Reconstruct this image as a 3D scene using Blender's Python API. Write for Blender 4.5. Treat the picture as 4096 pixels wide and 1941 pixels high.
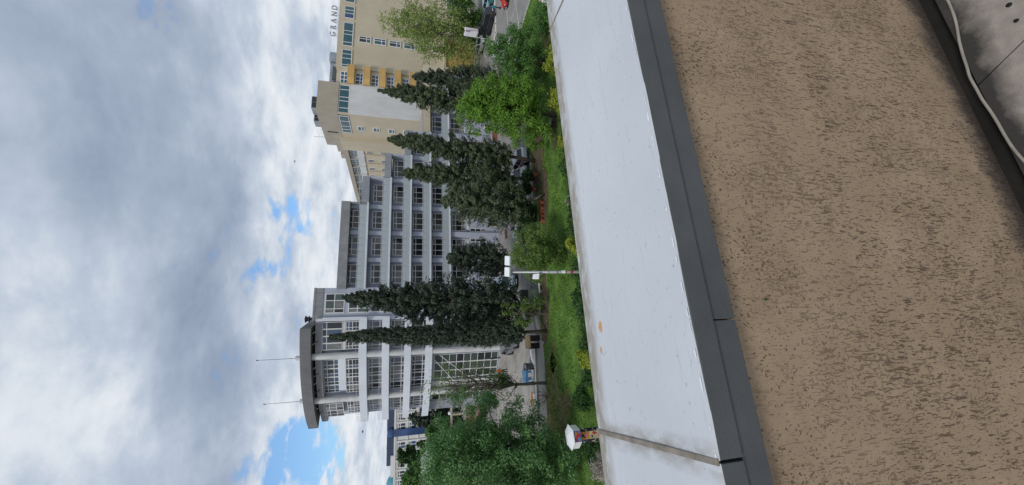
import bpy, math, random
import numpy as np
from mathutils import Vector, Matrix
for o in list(bpy.data.objects): bpy.data.objects.remove(o)
SC = bpy.context.scene
COL = SC.collection
# ------------------------------------------------------------------ camera (held sideways: world up is picture left)
CF, CP, CR, CH = 1600.0, math.radians(15.64), 0.0193, 14.5
FW = Vector((0, math.cos(CP), -math.sin(CP)))
U0 = Vector((0, math.sin(CP), math.cos(CP)))
R0 = Vector((1, 0, 0))
RT = R0 * math.cos(CR) + U0 * math.sin(CR)
UP = U0 * math.cos(CR) - R0 * math.sin(CR)
CAM = Vector((0, 0, CH))
cd = bpy.data.cameras.new('camera')
cam = bpy.data.objects.new('camera', cd)
COL.objects.link(cam)
m = Matrix.Identity(4)
for i, v in enumerate((-UP, RT, -FW)):
    for k in range(3): m[k][i] = v[k]
m.translation = CAM
cam.matrix_world = m
cd.sensor_fit = 'HORIZONTAL'; cd.sensor_width = 36.0; cd.lens = CF / 4096 * 36.0
cd.clip_start = 0.02; cd.clip_end = 6000
SC.camera = cam
SC.view_settings.view_transform = 'Standard'
SC.view_settings.look = 'None'
SC.view_settings.exposure = 0.25
SC.view_settings.gamma = 1.0
SUN_EL, SUN_AZ = math.radians(50), math.radians(212)   # azimuth clockwise from +Y
# ------------------------------------------------------------------ world
W = bpy.data.worlds.new('World'); SC.world = W; W.use_nodes = True
nt = W.node_tree; nt.nodes.clear()
def N(t, **k):
    n = nt.nodes.new(t)
    for a, b in k.items(): setattr(n, a, b)
    return n
def L(a, b): nt.links.new(a, b)
def mth(op, a, b=None, c=None, clamp=False):
    n = N('ShaderNodeMath', operation=op, use_clamp=clamp)
    for i, x in enumerate((a, b, c)):
        if x is None: continue
        if isinstance(x, (int, float)): n.inputs[i].default_value = x
        else: L(x, n.inputs[i])
    return n.outputs[0]
def vm(op, a, b=None):
    n = N('ShaderNodeVectorMath', operation=op)
    for i, x in enumerate((a, b)):
        if x is None: continue
        if isinstance(x, (tuple, list)): n.inputs[i].default_value = x
        else: L(x, n.inputs[i])
    return n
def ramp(src, stops):
    n = N('ShaderNodeValToRGB'); L(src, n.inputs[0])
    e = n.color_ramp.elements
    while len(e) < len(stops): e.new(0.5)
    for q, (p, c) in zip(e, stops): q.position = p; q.color = (*c, 1)
    return n.outputs[0]
def mixc(f, a, b):
    n = N('ShaderNodeMix', data_type='RGBA')
    if isinstance(f, (int, float)): n.inputs[0].default_value = f
    else: L(f, n.inputs[0])
    for i, x in ((6, a), (7, b)):
        if isinstance(x, (tuple, list)): n.inputs[i].default_value = (*x, 1)
        else: L(x, n.inputs[i])
    return n.outputs[2]
def noise(vec, scale, detail=6, rough=0.55, dist=0.0):
    n = N('ShaderNodeTexNoise'); L(vec, n.inputs['Vector'])
    n.inputs['Scale'].default_value = scale; n.inputs['Detail'].default_value = detail
    n.inputs['Roughness'].default_value = rough; n.inputs['Distortion'].default_value = dist
    return n.outputs[0]
sky = N('ShaderNodeTexSky', sky_type='NISHITA'); sky.sun_disc = False
sky.sun_elevation = SUN_EL; sky.sun_rotation = SUN_AZ
tc = N('ShaderNodeTexCoord').outputs['Generated']
nrm = vm('NORMALIZE', tc).outputs[0]
sx = N('ShaderNodeSeparateXYZ'); L(nrm, sx.inputs[0])
dz = mth('MAXIMUM', sx.outputs[2], 0.0)
den = mth('ADD', dz, 0.22)
cx = N('ShaderNodeCombineXYZ')
L(mth('DIVIDE', sx.outputs[0], den), cx.inputs[0]); L(mth('DIVIDE', sx.outputs[1], den), cx.inputs[1])
pl = vm('ADD', cx.outputs[0], (3.1, 7.7, 0.0)).outputs[0]
big = noise(pl, 0.75, 3, 0.5, 0.3)
med = noise(pl, 2.1, 8, 0.56, 0.35)
fin = noise(pl, 5.5, 8, 0.6, 0.2)
def spot(d, c0, c1):
    v = Vector(d).normalized()
    dt = vm('DOT_PRODUCT', nrm, tuple(v)).outputs['Value']
    n = N('ShaderNodeMapRange'); n.interpolation_type = 'SMOOTHSTEP'; L(dt, n.inputs[0])
    n.inputs[1].default_value = math.cos(math.radians(c0)); n.inputs[2].default_value = math.cos(math.radians(c1))
    return n.outputs[0]
def pdir(x, y): return FW + RT * ((1941 - y - 970.5) / CF) - UP * ((x - 2048) / CF)
# how bright the cloud is: upper deck greyer, lower bank white
elev = mth('ARCSINE', dz)
deck = N('ShaderNodeMapRange'); L(elev, deck.inputs[0]); deck.interpolation_type = 'SMOOTHSTEP'
L(mth('MULTIPLY_ADD', big, 0.22, 0.13), deck.inputs[1]); L(mth('MULTIPLY_ADD', big, 0.22, 0.27), deck.inputs[2])
b1 = mth('ADD', mth('MULTIPLY_ADD', med, 0.80, -0.205), mth('MULTIPLY', fin, 0.42))          # ~0.44 mean
shade = mth('ADD', b1, mth('MULTIPLY', mth('SUBTRACT', 1.0, deck.outputs[0]), 0.19))
lift = mth('MULTIPLY', spot(pdir(60, 1280), 16, 2), 0.06)
lift2 = mth('MULTIPLY', spot(pdir(150, 1800), 13, 2), 0.09)
dark = mth('MULTIPLY', spot(pdir(690, 640), 12, 2), 0.10)
dark2 = mth('MULTIPLY', spot(pdir(900, 1330), 11, 2), 0.11)
lum = mth('SUBTRACT', mth('ADD', mth('ADD', shade, lift), lift2), mth('ADD', dark, dark2))
ccol = ramp(lum, [(0.12, (0.21, 0.26, 0.36)), (0.36, (0.32, 0.38, 0.48)), (0.52, (0.44, 0.50, 0.59)), (0.64, (0.60, 0.645, 0.70)), (0.80, (0.77, 0.78, 0.81))])
# openings of blue sky
open1 = mth('MULTIPLY', spot(pdir(1150, 870), 5.0, 0.5), 0.95)
open2 = mth('MULTIPLY', spot(pdir(1190, 1840), 7.0, 1.0), 1.5)
open3 = mth('MULTIPLY', spot(pdir(1060, 1110), 4, .5), 0.7)
low = N('ShaderNodeMapRange'); L(elev, low.inputs[0]); low.inputs[1].default_value = 0.36; low.inputs[2].default_value = 0.08
op = mth('ADD', mth('ADD', open1, open2), mth('ADD', open3, mth('MULTIPLY', low.outputs[0], 0.10)))
gap = mth('SUBTRACT', mth('ADD', op, mth('MULTIPLY', mth('SUBTRACT', 0.5, fin), 4.2)), mth('MULTIPLY', mth('SUBTRACT', med, 0.45), 2.2))
gapm = N('ShaderNodeMapRange'); L(gap, gapm.inputs[0]); gapm.inputs[1].default_value = 0.62; gapm.inputs[2].default_value = 1.25
blue = vm('ADD', vm('MULTIPLY', sky.outputs[0], (0.75, 1.05, 1.3)).outputs[0], (0.55, 0.7, 0.85)).outputs[0]
cl = vm('MULTIPLY', ccol, (10.0, 10.0, 10.0)).outputs[0]
bg = N('ShaderNodeBackground'); bg.inputs[1].default_value = 0.1
L(mixc(gapm.outputs[0], cl, blue), bg.inputs[0])
ow = N('ShaderNodeOutputWorld'); L(bg.outputs[0], ow.inputs[0])
# ------------------------------------------------------------------ sun (behind thin cloud)
sl = bpy.data.lights.new('sun', 'SUN'); sl.energy = 1.5; sl.angle = math.radians(14); sl.color = (1.0, 0.96, 0.9)
so = bpy.data.objects.new('sun', sl); COL.objects.link(so)
sd = Vector((math.sin(SUN_AZ) * math.cos(SUN_EL), math.cos(SUN_AZ) * math.cos(SUN_EL), math.sin(SUN_EL)))
so.rotation_euler = (-sd).to_track_quat('-Z', 'Y').to_euler(); so.location = (0, -20, 60)

# ================================================================== helpers
def ray(x, y): return pdir(x, y)
def gz(x, y, z=0.0):
    d = ray(x, y); return CAM + d * ((z - CH) / d.z)
def at(x, y, Y):
    d = ray(x, y); return CAM + d * (Y / d.y)
MATS = {}
def mat(name, col, rough=0.7, var=0.12, scale=3.0, bump=0.0, bscale=40.0, spec=0.3, metal=0.0, island=0.0, stretch=None, streak=0.0, streakcol=None, hue=None):
    if name in MATS: return MATS[name]
    M = bpy.data.materials.new(name); M.use_nodes = True; MATS[name] = M
    t = M.node_tree; p = t.nodes['Principled BSDF']
    p.inputs['Roughness'].default_value = rough; p.inputs['Metallic'].default_value = metal
    p.inputs['Specular IOR Level'].default_value = spec
    co = t.nodes.new('ShaderNodeTexCoord').outputs['Object']
    if stretch:
        mp = t.nodes.new('ShaderNodeMapping'); mp.inputs['Scale'].default_value = stretch
        t.links.new(co, mp.inputs[0]); co2 = mp.outputs[0]
    else: co2 = co
    nz = t.nodes.new('ShaderNodeTexNoise'); t.links.new(co2, nz.inputs['Vector'])
    nz.inputs['Scale'].default_value = scale; nz.inputs['Detail'].default_value = 5; nz.inputs['Roughness'].default_value = 0.6
    mx = t.nodes.new('ShaderNodeMix'); mx.data_type = 'RGBA'
    c2 = hue or col
    mx.inputs[6].default_value = (*[max(0, c * (1 - 1.6 * var)) for c in col], 1)
    mx.inputs[7].default_value = (*[min(1, c * (1 + 1.6 * var)) for c in c2], 1)
    fac = nz.outputs[0]
    if island:
        g = t.nodes.new('ShaderNodeNewGeometry')
        ad = t.nodes.new('ShaderNodeMath'); ad.operation = 'MULTIPLY_ADD'
        t.links.new(g.outputs['Random Per Island'], ad.inputs[0]); ad.inputs[1].default_value = island
        sb = t.nodes.new('ShaderNodeMath'); sb.operation = 'SUBTRACT'
        t.links.new(fac, sb.inputs[0]); sb.inputs[1].default_value = island / 2
        t.links.new(sb.outputs[0], ad.inputs[2]); fac = ad.outputs[0]
    cr = t.nodes.new('ShaderNodeMapRange'); cr.inputs[1].default_value = 0.25; cr.inputs[2].default_value = 0.75
    t.links.new(fac, cr.inputs[0]); t.links.new(cr.outputs[0], mx.inputs[0])
    out = mx.outputs[2]
    if streak:
        mp = t.nodes.new('ShaderNodeMapping'); mp.inputs['Scale'].default_value = (1.6, 1.6, 0.07)
        t.links.new(co, mp.inputs[0])
        n2 = t.nodes.new('ShaderNodeTexNoise'); t.links.new(mp.outputs[0], n2.inputs['Vector'])
        n2.inputs['Scale'].default_value = 2.0; n2.inputs['Detail'].default_value = 6; n2.inputs['Roughness'].default_value = 0.7
        r2 = t.nodes.new('ShaderNodeMapRange'); r2.inputs[1].default_value = 0.5; r2.inputs[2].default_value = 0.78; r2.inputs[4].default_value = streak
        t.links.new(n2.outputs[0], r2.inputs[0])
        m2 = t.nodes.new('ShaderNodeMix'); m2.data_type = 'RGBA'
        t.links.new(r2.outputs[0], m2.inputs[0]); t.links.new(out, m2.inputs[6])
        m2.inputs[7].default_value = (*(streakcol or tuple(c * .45 for c in col)), 1); out = m2.outputs[2]
    t.links.new(out, p.inputs['Base Color'])
    if bump:
        nb = t.nodes.new('ShaderNodeTexNoise'); t.links.new(co2, nb.inputs['Vector']); nb.inputs['Scale'].default_value = bscale
        nb.inputs['Detail'].default_value = 4
        bp = t.nodes.new('ShaderNodeBump'); bp.inputs['Strength'].default_value = bump; bp.inputs['Distance'].default_value = 0.02
        t.links.new(nb.outputs[0], bp.inputs['Height']); t.links.new(bp.outputs[0], p.inputs['Normal'])
    return M
def leafmat(name, dark, light, trans=0.3):
    if name in MATS: return MATS[name]
    M = bpy.data.materials.new(name); M.use_nodes = True; MATS[name] = M
    t = M.node_tree; t.nodes.clear()
    g = t.nodes.new('ShaderNodeNewGeometry'); co = t.nodes.new('ShaderNodeTexCoord')
    nz = t.nodes.new('ShaderNodeTexNoise'); t.links.new(co.outputs['Object'], nz.inputs['Vector'])
    nz.inputs['Scale'].default_value = 0.9; nz.inputs['Detail'].default_value = 3
    ma = t.nodes.new('ShaderNodeMath'); ma.operation = 'MULTIPLY_ADD'
    t.links.new(g.outputs['Random Per Island'], ma.inputs[0]); ma.inputs[1].default_value = 0.55
    mr = t.nodes.new('ShaderNodeMapRange'); mr.inputs[1].default_value = 0.3; mr.inputs[2].default_value = 0.7; mr.inputs[4].default_value = 0.5
    t.links.new(nz.outputs[0], mr.inputs[0]); t.links.new(mr.outputs[0], ma.inputs[2])
    mx = t.nodes.new('ShaderNodeMix'); mx.data_type = 'RGBA'
    mx.inputs[6].default_value = (*dark, 1); mx.inputs[7].default_value = (*light, 1); t.links.new(ma.outputs[0], mx.inputs[0])
    p = t.nodes.new('ShaderNodeBsdfPrincipled'); p.inputs['Roughness'].default_value = 0.55; p.inputs['Specular IOR Level'].default_value = 0.25
    tr = t.nodes.new('ShaderNodeBsdfTranslucent')
    t.links.new(mx.outputs[2], p.inputs['Base Color']); t.links.new(mx.outputs[2], tr.inputs[0])
    ms = t.nodes.new('ShaderNodeMixShader'); ms.inputs[0].default_value = trans
    o = t.nodes.new('ShaderNodeOutputMaterial')
    t.links.new(p.outputs[0], ms.inputs[1]); t.links.new(tr.outputs[0], ms.inputs[2]); t.links.new(ms.outputs[0], o.inputs[0])
    return M

class MB:
    def __init__(s): s.v = []; s.f = []
    def add(s, vs, fs):
        b = len(s.v); s.v += [tuple(v) for v in vs]; s.f += [tuple(b + i for i in f) for f in fs]; return s
    def box(s, x0, x1, y0, y1, z0, z1):
        return s.add([(x0, y0, z0), (x1, y0, z0), (x1, y1, z0), (x0, y1, z0), (x0, y0, z1), (x1, y0, z1), (x1, y1, z1), (x0, y1, z1)],
                     [(3, 2, 1, 0), (4, 5, 6, 7), (0, 1, 5, 4), (1, 2, 6, 5), (2, 3, 7, 6), (3, 0, 4, 7)])
    def prism(s, pts, z0, z1):
        n = len(pts)
        vs = [(p[0], p[1], z0) for p in pts] + [(p[0], p[1], z1) for p in pts]
        return s.add(vs, [tuple(range(n - 1, -1, -1)), tuple(range(n, 2 * n))] + [(i, (i + 1) % n, n + (i + 1) % n, n + i) for i in range(n)])
    def side(s, pts, y0, y1):          # outline in x,z pushed along y
        n = len(pts)
        vs = [(p[0], y0, p[1]) for p in pts] + [(p[0], y1, p[1]) for p in pts]
        return s.add(vs, [tuple(range(n)), tuple(range(2 * n - 1, n - 1, -1))] + [((i + 1) % n, i, n + i, n + (i + 1) % n) for i in range(n)])
    def tube(s, pts, rad, k=6, cap=True):
        pts = [Vector(p) for p in pts]
        if isinstance(rad, (int, float)): rad = [rad] * len(pts)
        b = len(s.v)
        for i, p in enumerate(pts):
            d = (pts[min(i + 1, len(pts) - 1)] - pts[max(i - 1, 0)]).normalized()
            a = d.orthogonal().normalized() if abs(d.z) > 0.9 else d.cross(Vector((0, 0, 1))).normalized()
            if abs(d.z) > 0.9: a = (Vector((1, 0, 0)) - d * d.x).normalized()
            c = d.cross(a)
            for j in range(k):
                an = 2 * math.pi * j / k
                s.v.append(tuple(p + (a * math.cos(an) + c * math.sin(an)) * rad[i]))
        for i in range(len(pts) - 1):
            for j in range(k):
                s.f.append((b + i * k + j, b + i * k + (j + 1) % k, b + (i + 1) * k + (j + 1) % k, b + (i + 1) * k + j))
        if cap:
            s.f.append(tuple(b + j for j in range(k - 1, -1, -1))); e = b + (len(pts) - 1) * k
            s.f.append(tuple(e + j for j in range(k)))
        return s
    def lathe(s, prof, c=(0, 0, 0), k=16):
        b = len(s.v)
        for r, z in prof:
            for j in range(k):
                a = 2 * math.pi * j / k; s.v.append((c[0] + r * math.cos(a), c[1] + r * math.sin(a), c[2] + z))
        for i in range(len(prof) - 1):
            for j in range(k):
                s.f.append((b + i * k + j, b + i * k + (j + 1) % k, b + (i + 1) * k + (j + 1) % k, b + (i + 1) * k + j))
        s.f.append(tuple(b + j for j in range(k - 1, -1, -1)))
        e = b + (len(prof) - 1) * k; s.f.append(tuple(e + j for j in range(k)))
        return s
    def mesh(s, name, m, smooth=False):
        me = bpy.data.meshes.new(name); me.from_pydata(s.v, [], s.f)
        if m: me.materials.append(m)
        if smooth: me.polygons.foreach_set('use_smooth', [True] * len(me.polygons))
        me.update(); return me
    def build(s, name, m, parent=None, smooth=False, bevel=0.0, **kw):
        return link(name, s.mesh(name, m, smooth), parent, bevel=bevel, **kw)
def link(name, data, parent=None, loc=None, rot=None, bevel=0.0, label=None, cat=None, group=None, kind=None):
    o = bpy.data.objects.new(name, data); COL.objects.link(o)
    if parent: o.parent = parent
    if loc is not None: o.location = loc
    if rot is not None: o.rotation_euler = rot if isinstance(rot, (tuple, list)) else (0, 0, rot)
    if bevel:
        b = o.modifiers.new('bevel', 'BEVEL'); b.width = bevel; b.segments = 2; b.limit_method = 'ANGLE'
    tag(o, label, cat, group, kind); return o
def tag(o, label=None, cat=None, group=None, kind=None):
    if label: o['label'] = label
    if cat: o['category'] = cat
    if group: o['group'] = group
    if kind: o['kind'] = kind
    return o
def thing(name, label, cat, loc=(0, 0, 0), rot=0.0, group=None):
    return link(name, None, None, loc, rot, label=label, cat=cat, group=group)
def copy_tree(o, parent=None):
    c = o.copy(); COL.objects.link(c); c.parent = parent
    for ch in list(o.children): copy_tree(ch, c)
    return c
def text_mesh(s, size, ext, m):
    cu = bpy.data.curves.new('t', 'FONT'); cu.body = s; cu.size = size; cu.extrude = ext; cu.align_x = 'CENTER'
    ob = bpy.data.objects.new('t', cu); COL.objects.link(ob)
    dg = bpy.context.evaluated_depsgraph_get()
    me = bpy.data.meshes.new_from_object(ob.evaluated_get(dg)); me.materials.clear(); me.materials.append(m)
    bpy.data.objects.remove(ob); return me
rng = random.Random(4)
nr = np.random.default_rng(7)

# ================================================================== materials
def build_materials():
    mat('asphalt', (0.25, 0.24, 0.225), 0.9, 0.16, 0.6, 0.3, 60)
    mat('concrete_paving', (0.33, 0.31, 0.28), 0.9, 0.2, 0.5, 0.3, 30)
    mat('lawn', (0.09, 0.18, 0.035), 0.9, 0.38, 0.55, 0.8, 9, hue=(0.10, 0.18, 0.035))
    mat('soil', (0.10, 0.072, 0.05), 0.95, 0.3, 1.3, 0.6, 20)
    mat('dry_grass', (0.17, 0.15, 0.06), 0.95, 0.3, 1.0, 0.6, 12)
    mat('kerb_stone', (0.55, 0.54, 0.50), 0.85, 0.15, 3)
    mat('road_paint', (0.62, 0.62, 0.58), 0.8, 0.22, 5)
    mat('render_grey', (0.27, 0.285, 0.32), 0.85, 0.08, 0.6, streak=0.28)
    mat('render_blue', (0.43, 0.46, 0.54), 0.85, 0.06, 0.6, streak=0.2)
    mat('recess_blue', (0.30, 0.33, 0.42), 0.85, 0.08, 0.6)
    mat('concrete_grey', (0.27, 0.27, 0.28), 0.9, 0.15, 0.8, 0.3, 30, streak=0.45)
    mat('slab_white', (0.66, 0.69, 0.75), 0.8, 0.08, 0.5, streak=0.25)
    mat('frosted_glass', (0.415, 0.46, 0.485), 0.22, 0.12, 0.45, spec=0.5)
    mat('white_frame', (0.78, 0.78, 0.77), 0.5, 0.05)
    mat('rail', (0.62, 0.60, 0.57), 0.5, 0.05)
    mat('pane_dark', (0.020, 0.024, 0.028), 0.06, 0.25, 0.8, spec=0.6)
    mat('pane_blue', (0.045, 0.075, 0.13), 0.06, 0.25, 0.7, spec=0.7)
    mat('pane_curtain', (0.17, 0.17, 0.165), 0.25, 0.3, 1.4, spec=0.5, stretch=(4, 4, 0.6))
    mat('pane_teal', (0.018, 0.085, 0.105), 0.07, 0.2, 0.5, spec=0.7)
    mat('pane_green', (0.06, 0.085, 0.075), 0.08, 0.3, 0.5, spec=0.7)
    mat('hotel_tan', (0.56, 0.49, 0.365), 0.9, 0.06, 0.25, streak=0.25, streakcol=(0.30, 0.25, 0.18))
    mat('hotel_grey', (0.66, 0.655, 0.65), 0.9, 0.08, 0.25, streak=0.5, streakcol=(0.28, 0.27, 0.25))
    mat('hotel_top', (0.42, 0.375, 0.30), 0.9, 0.07, 0.4, streak=0.35, streakcol=(0.24, 0.21, 0.17))
    mat('ochre', (0.60, 0.38, 0.14), 0.85, 0.08, 0.7, streak=0.2)
    mat('hotel_cream', (0.56, 0.49, 0.36), 0.85, 0.08, 0.5)
    mat('grey_letter', (0.38, 0.38, 0.40), 0.5, 0.08)
    mat('duct', (0.34, 0.38, 0.41), 0.4, 0.12, 0.8, metal=0.5)
    mat('dark_metal', (0.04, 0.042, 0.048), 0.5, 0.15)
    mat('louver', (0.10, 0.11, 0.11), 0.6, 0.2)
    mat('roof_sheet', (0.34, 0.36, 0.39), 0.55, 0.12, 1.0, metal=0.2)
    mat('canopy', (0.175, 0.175, 0.18), 0.8, 0.12, 0.5, streak=0.35)
    mat('band_white', (0.66, 0.69, 0.75), 0.75, 0.05, 0.4, streak=0.12)
    mat('column_white', (0.60, 0.60, 0.60), 0.8, 0.1, 0.8, streak=0.4)
    mat('bg_white', (0.70, 0.69, 0.66), 0.8, 0.06)
    mat('bg_roof', (0.055, 0.075, 0.13), 0.6, 0.15, 0.3)
    mat('pane_deepblue', (0.02, 0.06, 0.17), 0.08, 0.3, 0.3, spec=0.6)
    mat('dome_teal', (0.10, 0.30, 0.36), 0.5, 0.15)
    mat('bark', (0.075, 0.062, 0.05), 0.95, 0.3, 6, 0.8, 20, stretch=(1, 1, .3))
    mat('bark_pale', (0.17, 0.15, 0.125), 0.95, 0.3, 6, 0.8, 20, stretch=(1, 1, .3))
    mat('lamp_grey', (0.42, 0.43, 0.44), 0.45, 0.06, metal=0.3)
    mat('lamp_white', (0.78, 0.79, 0.80), 0.4, 0.05)
    mat('terracotta', (0.42, 0.14, 0.07), 0.85, 0.15, 5)
    mat('rubber', (0.018, 0.018, 0.02), 0.8, 0.1)
    mat('alloy', (0.55, 0.56, 0.57), 0.35, 0.08, metal=0.7)
    mat('glass_car', (0.015, 0.018, 0.022), 0.05, 0.1, spec=0.7)
    mat('tail_red', (0.55, 0.02, 0.02), 0.3, 0.05)
    mat('head_lamp', (0.75, 0.77, 0.80), 0.15, 0.05)
    mat('wood', (0.42, 0.27, 0.14), 0.8, 0.2, 4, stretch=(1, 6, 6))
    mat('wood_grey', (0.45, 0.44, 0.42), 0.85, 0.15, 4)
    mat('skin', (0.55, 0.33, 0.24), 0.6, 0.05)
    mat('plank_white', (0.72, 0.72, 0.72), 0.7, 0.1)
    mat('brick_red', (0.32, 0.13, 0.09), 0.9, 0.2, 4)
build_materials()
def Mt(n): return MATS[n]
leafmat('leaf_conifer', (0.034, 0.062, 0.040), (0.165, 0.20, 0.10), 0.22)
leafmat('leaf_conifer_dark', (0.024, 0.045, 0.036), (0.11, 0.14, 0.09), 0.2)
leafmat('leaf_bright', (0.085, 0.19, 0.028), (0.25, 0.44, 0.065), 0.4)
leafmat('leaf_mid', (0.058, 0.15, 0.042), (0.175, 0.33, 0.085), 0.35)
leafmat('leaf_fresh', (0.085, 0.165, 0.035), (0.23, 0.34, 0.085), 0.4)
leafmat('leaf_birch', (0.17, 0.25, 0.06), (0.38, 0.47, 0.15), 0.4)
leafmat('leaf_ash', (0.075, 0.18, 0.07), (0.22, 0.39, 0.135), 0.35)
leafmat('leaf_yellow', (0.22, 0.29, 0.035), (0.45, 0.50, 0.07), 0.4)
leafmat('leaf_hedge', (0.022, 0.065, 0.020), (0.075, 0.16, 0.04), 0.3)
leafmat('leaf_yucca', (0.045, 0.09, 0.04), (0.14, 0.22, 0.10), 0.2)
leafmat('leaf_lawn', (0.085, 0.18, 0.025), (0.19, 0.32, 0.05), 0.3)
leafmat('blossom', (0.35, 0.28, 0.25), (0.55, 0.50, 0.46), 0.3)

# ================================================================== facade frame shared by the big buildings
A15 = math.radians(15)
P0 = gz(2000, 940)
TT = Vector((math.cos(A15), math.sin(A15), 0)); NN = Vector((-math.sin(A15), math.cos(A15), 0))
def GL(s, n, z=0.0): return P0 + TT * s + NN * n + Vector((0, 0, z))

WM = {}
PANE = ['pane_dark', 'pane_dark', 'pane_dark', 'pane_dark', 'pane_curtain', 'pane_blue']
def window(parent, x, y, z, w, h, cols, rows, ang=0.0, fr=0.078, dep=0.08, panes=None, name='window', frame='white_frame', skip=None):
    """frame mesh centred at its lower left corner; looks towards -y; cols / rows are cut fractions; panes are children"""
    key = (round(w, 3), round(h, 3), tuple(cols), tuple(rows), fr, dep, frame)
    xs = [0] + [c * w for c in cols] + [w]; zs = [0] + [r * h for r in rows] + [h]
    if key not in WM:
        b = MB()
        for q in xs:
            c = min(max(q, fr / 2), w - fr / 2); b.box(c - fr / 2, c + fr / 2, -0.004, dep, 0, h)
        for q in zs:
            c = min(max(q, fr / 2), h - fr / 2); b.box(0.001, w - 0.001, 0, dep - 0.005, c - fr / 2, c + fr / 2)
        WM[key] = b.mesh(name, Mt(frame))
    o = link(name, WM[key], parent, (x, y, z), ang)
    for i in range(len(xs) - 1):
        for j in range(len(zs) - 1):
            if skip and (i, j) in skip: continue
            pm = rng.choice(panes or PANE)
            if isinstance(panes, str): pm = panes
            k2 = ('p', round(xs[i + 1] - xs[i], 3), round(zs[j + 1] - zs[j], 3), pm)
            if k2 not in WM:
                WM[k2] = MB().box(0, xs[i + 1] - xs[i] - 0.006, 0, 0.012, 0, zs[j + 1] - zs[j] - 0.006).mesh('pane', Mt(pm))
            link('pane', WM[k2], o, (xs[i] + 0.003, dep * 0.55, zs[j] + 0.003))
    return o

# ================================================================== ground
def poly_px(pts, z): return [tuple(gz(x, y).xy) for x, y in pts]
MB().box(-2500, 2500, -300, 4000, -0.4, 0.0).build('ground', Mt('asphalt'), kind='structure')
far_edge = [(2160, -260), (2123, 0), (2095, 90), (2068, 180), (2083, 260), (2091, 330), (2105, 440), (2114, 540), (2130, 700), (2140, 900), (2150, 1100), (2165, 1330), (2178, 1385), (2183, 1480), (2190, 1560), (2196, 1680), (2200, 1941), (2215, 2300)]
lp = poly_px(far_edge, 0)
lawn_pts = [(lp[0][0] + 6, 8)] + lp + [(lp[-1][0] - 2, 8)]
MB().prism(lawn_pts[::-1], -0.2, 0.06).build('lawn', Mt('lawn'), kind='structure')
def blob(cx, cy, w, h, seed, k=26):
    r = random.Random(seed); ph = [r.uniform(0, 6.3) for _ in range(4)]
    pts = []
    for i in range(k):
        a = 2 * math.pi * i / k
        q = 1 + 0.16 * math.sin(2 * a + ph[0]) + 0.12 * math.sin(3 * a + ph[1]) + 0.08 * math.sin(5 * a + ph[2]) + 0.05 * math.sin(9 * a + ph[3])
        pts.append((cx + math.cos(a) * w * q, cy + math.sin(a) * h * q))
    return pts
for i, (x, y, w, h, mm) in enumerate([(2152, 650, 4.4, 1.7, 'soil'), (2181, 800, 3.4, 1.15, 'soil'), (2182, 1235, 4.0, 1.1, 'soil'), (2218, 500, 2.2, 1.0, 'soil'), (2210, 1580, 3.2, 2.6, 'dry_grass'), (2190, 120, 2.2, 2.0, 'dry_grass'), (2250, 1650, 2.2, 1.4, 'dry_grass'), (2215, 1430, 1.4, .8, 'dry_grass')]):
    g = gz(x, y)
    MB().prism(blob(g.x, g.y, w, h, i), 0.0, 0.066 + 0.004 * (i % 3)).build('soil_patch' if mm == 'soil' else 'dry_grass_patch', Mt(mm), kind='structure')
pave = poly_px([(2177, 1385), (2182, 1480), (2189, 1560), (2195, 1680), (2199, 1941), (2060, 2050), (1990, 1941), (1985, 1340), (2075, 1345)], 0)
MB().prism(pave, -0.1, 0.012).build('pavement', Mt('concrete_paving'), kind='structure')
# kerb stones along the lawn
kr = link('kerb', None, kind='structure')
kpts = [Vector((*p, 0)) for p in lp[1:9]]
stone = MB().box(-0.48, 0.48, -0.09, 0.09, -0.15, 0.13).mesh('kerb_stone', Mt('kerb_stone'))
for a, b in zip(kpts[:-1], kpts[1:]):
    d = b - a; n = max(1, int(d.length / 1.0)); ang = math.atan2(d.y, d.x)
    for i in range(n):
        p = a + d * ((i + 0.5) / n)
        link('kerb_stone', stone, kr, (p.x, p.y, rng.uniform(-.008, .008)), ang)
# island with painted kerb pieces in front of the car park
isl = link('traffic_island', None, kind='structure')
MB().prism([tuple(gz(*q).xy) for q in [(1977, -40), (1981, 60), (1983, 130), (1974, 165), (1956, 218), (1944, 236), (1936, 225), (1949, 195), (1962, 160), (1970, 125), (1966, 60), (1960, -40)]][::-1], -0.1, 0.09).build('island_top', Mt('concrete_paving'), isl)
ip = [gz(*q) for q in [(1979, -40), (1983, 60), (1985, 130), (1976, 166), (1958, 220)]]
ks = MB().box(-0.62, 0.62, -0.11, 0.11, -0.1, 0.16).mesh('kerb_stone', Mt('bg_white'))
cnt = 0
for a, b in zip(ip[:-1], ip[1:]):
    d = b - a; n = max(1, int(d.length / 1.35)); ang = math.atan2(d.y, d.x)
    for i in range(n):
        cnt += 1
        p = a + d * ((i + 0.5) / n)
        link('kerb_stone', ks, isl, (p.x, p.y, 0), ang)
for (a, b, w) in [((2012, -60), (2025.6, 40), .13), ((2025.6, 40.5), (2034.8, 139), .12), ((2059, 33), (2037, 104), .10), ((2063, 18), (2079, 126), .10), ((2052, -40), (2062, 16), .10)]:
    p, q = gz(*a), gz(*b); d = (q - p); s = Vector((-d.y, d.x, 0)).normalized() * w / 2
    MB().add([p - s + Vector((0, 0, .004)), q - s + Vector((0, 0, .004)), q + s + Vector((0, 0, .004)), p + s + Vector((0, 0, .004))], [(0, 1, 2, 3)]).build('road_marking', Mt('road_paint'), kind='structure')

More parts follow.
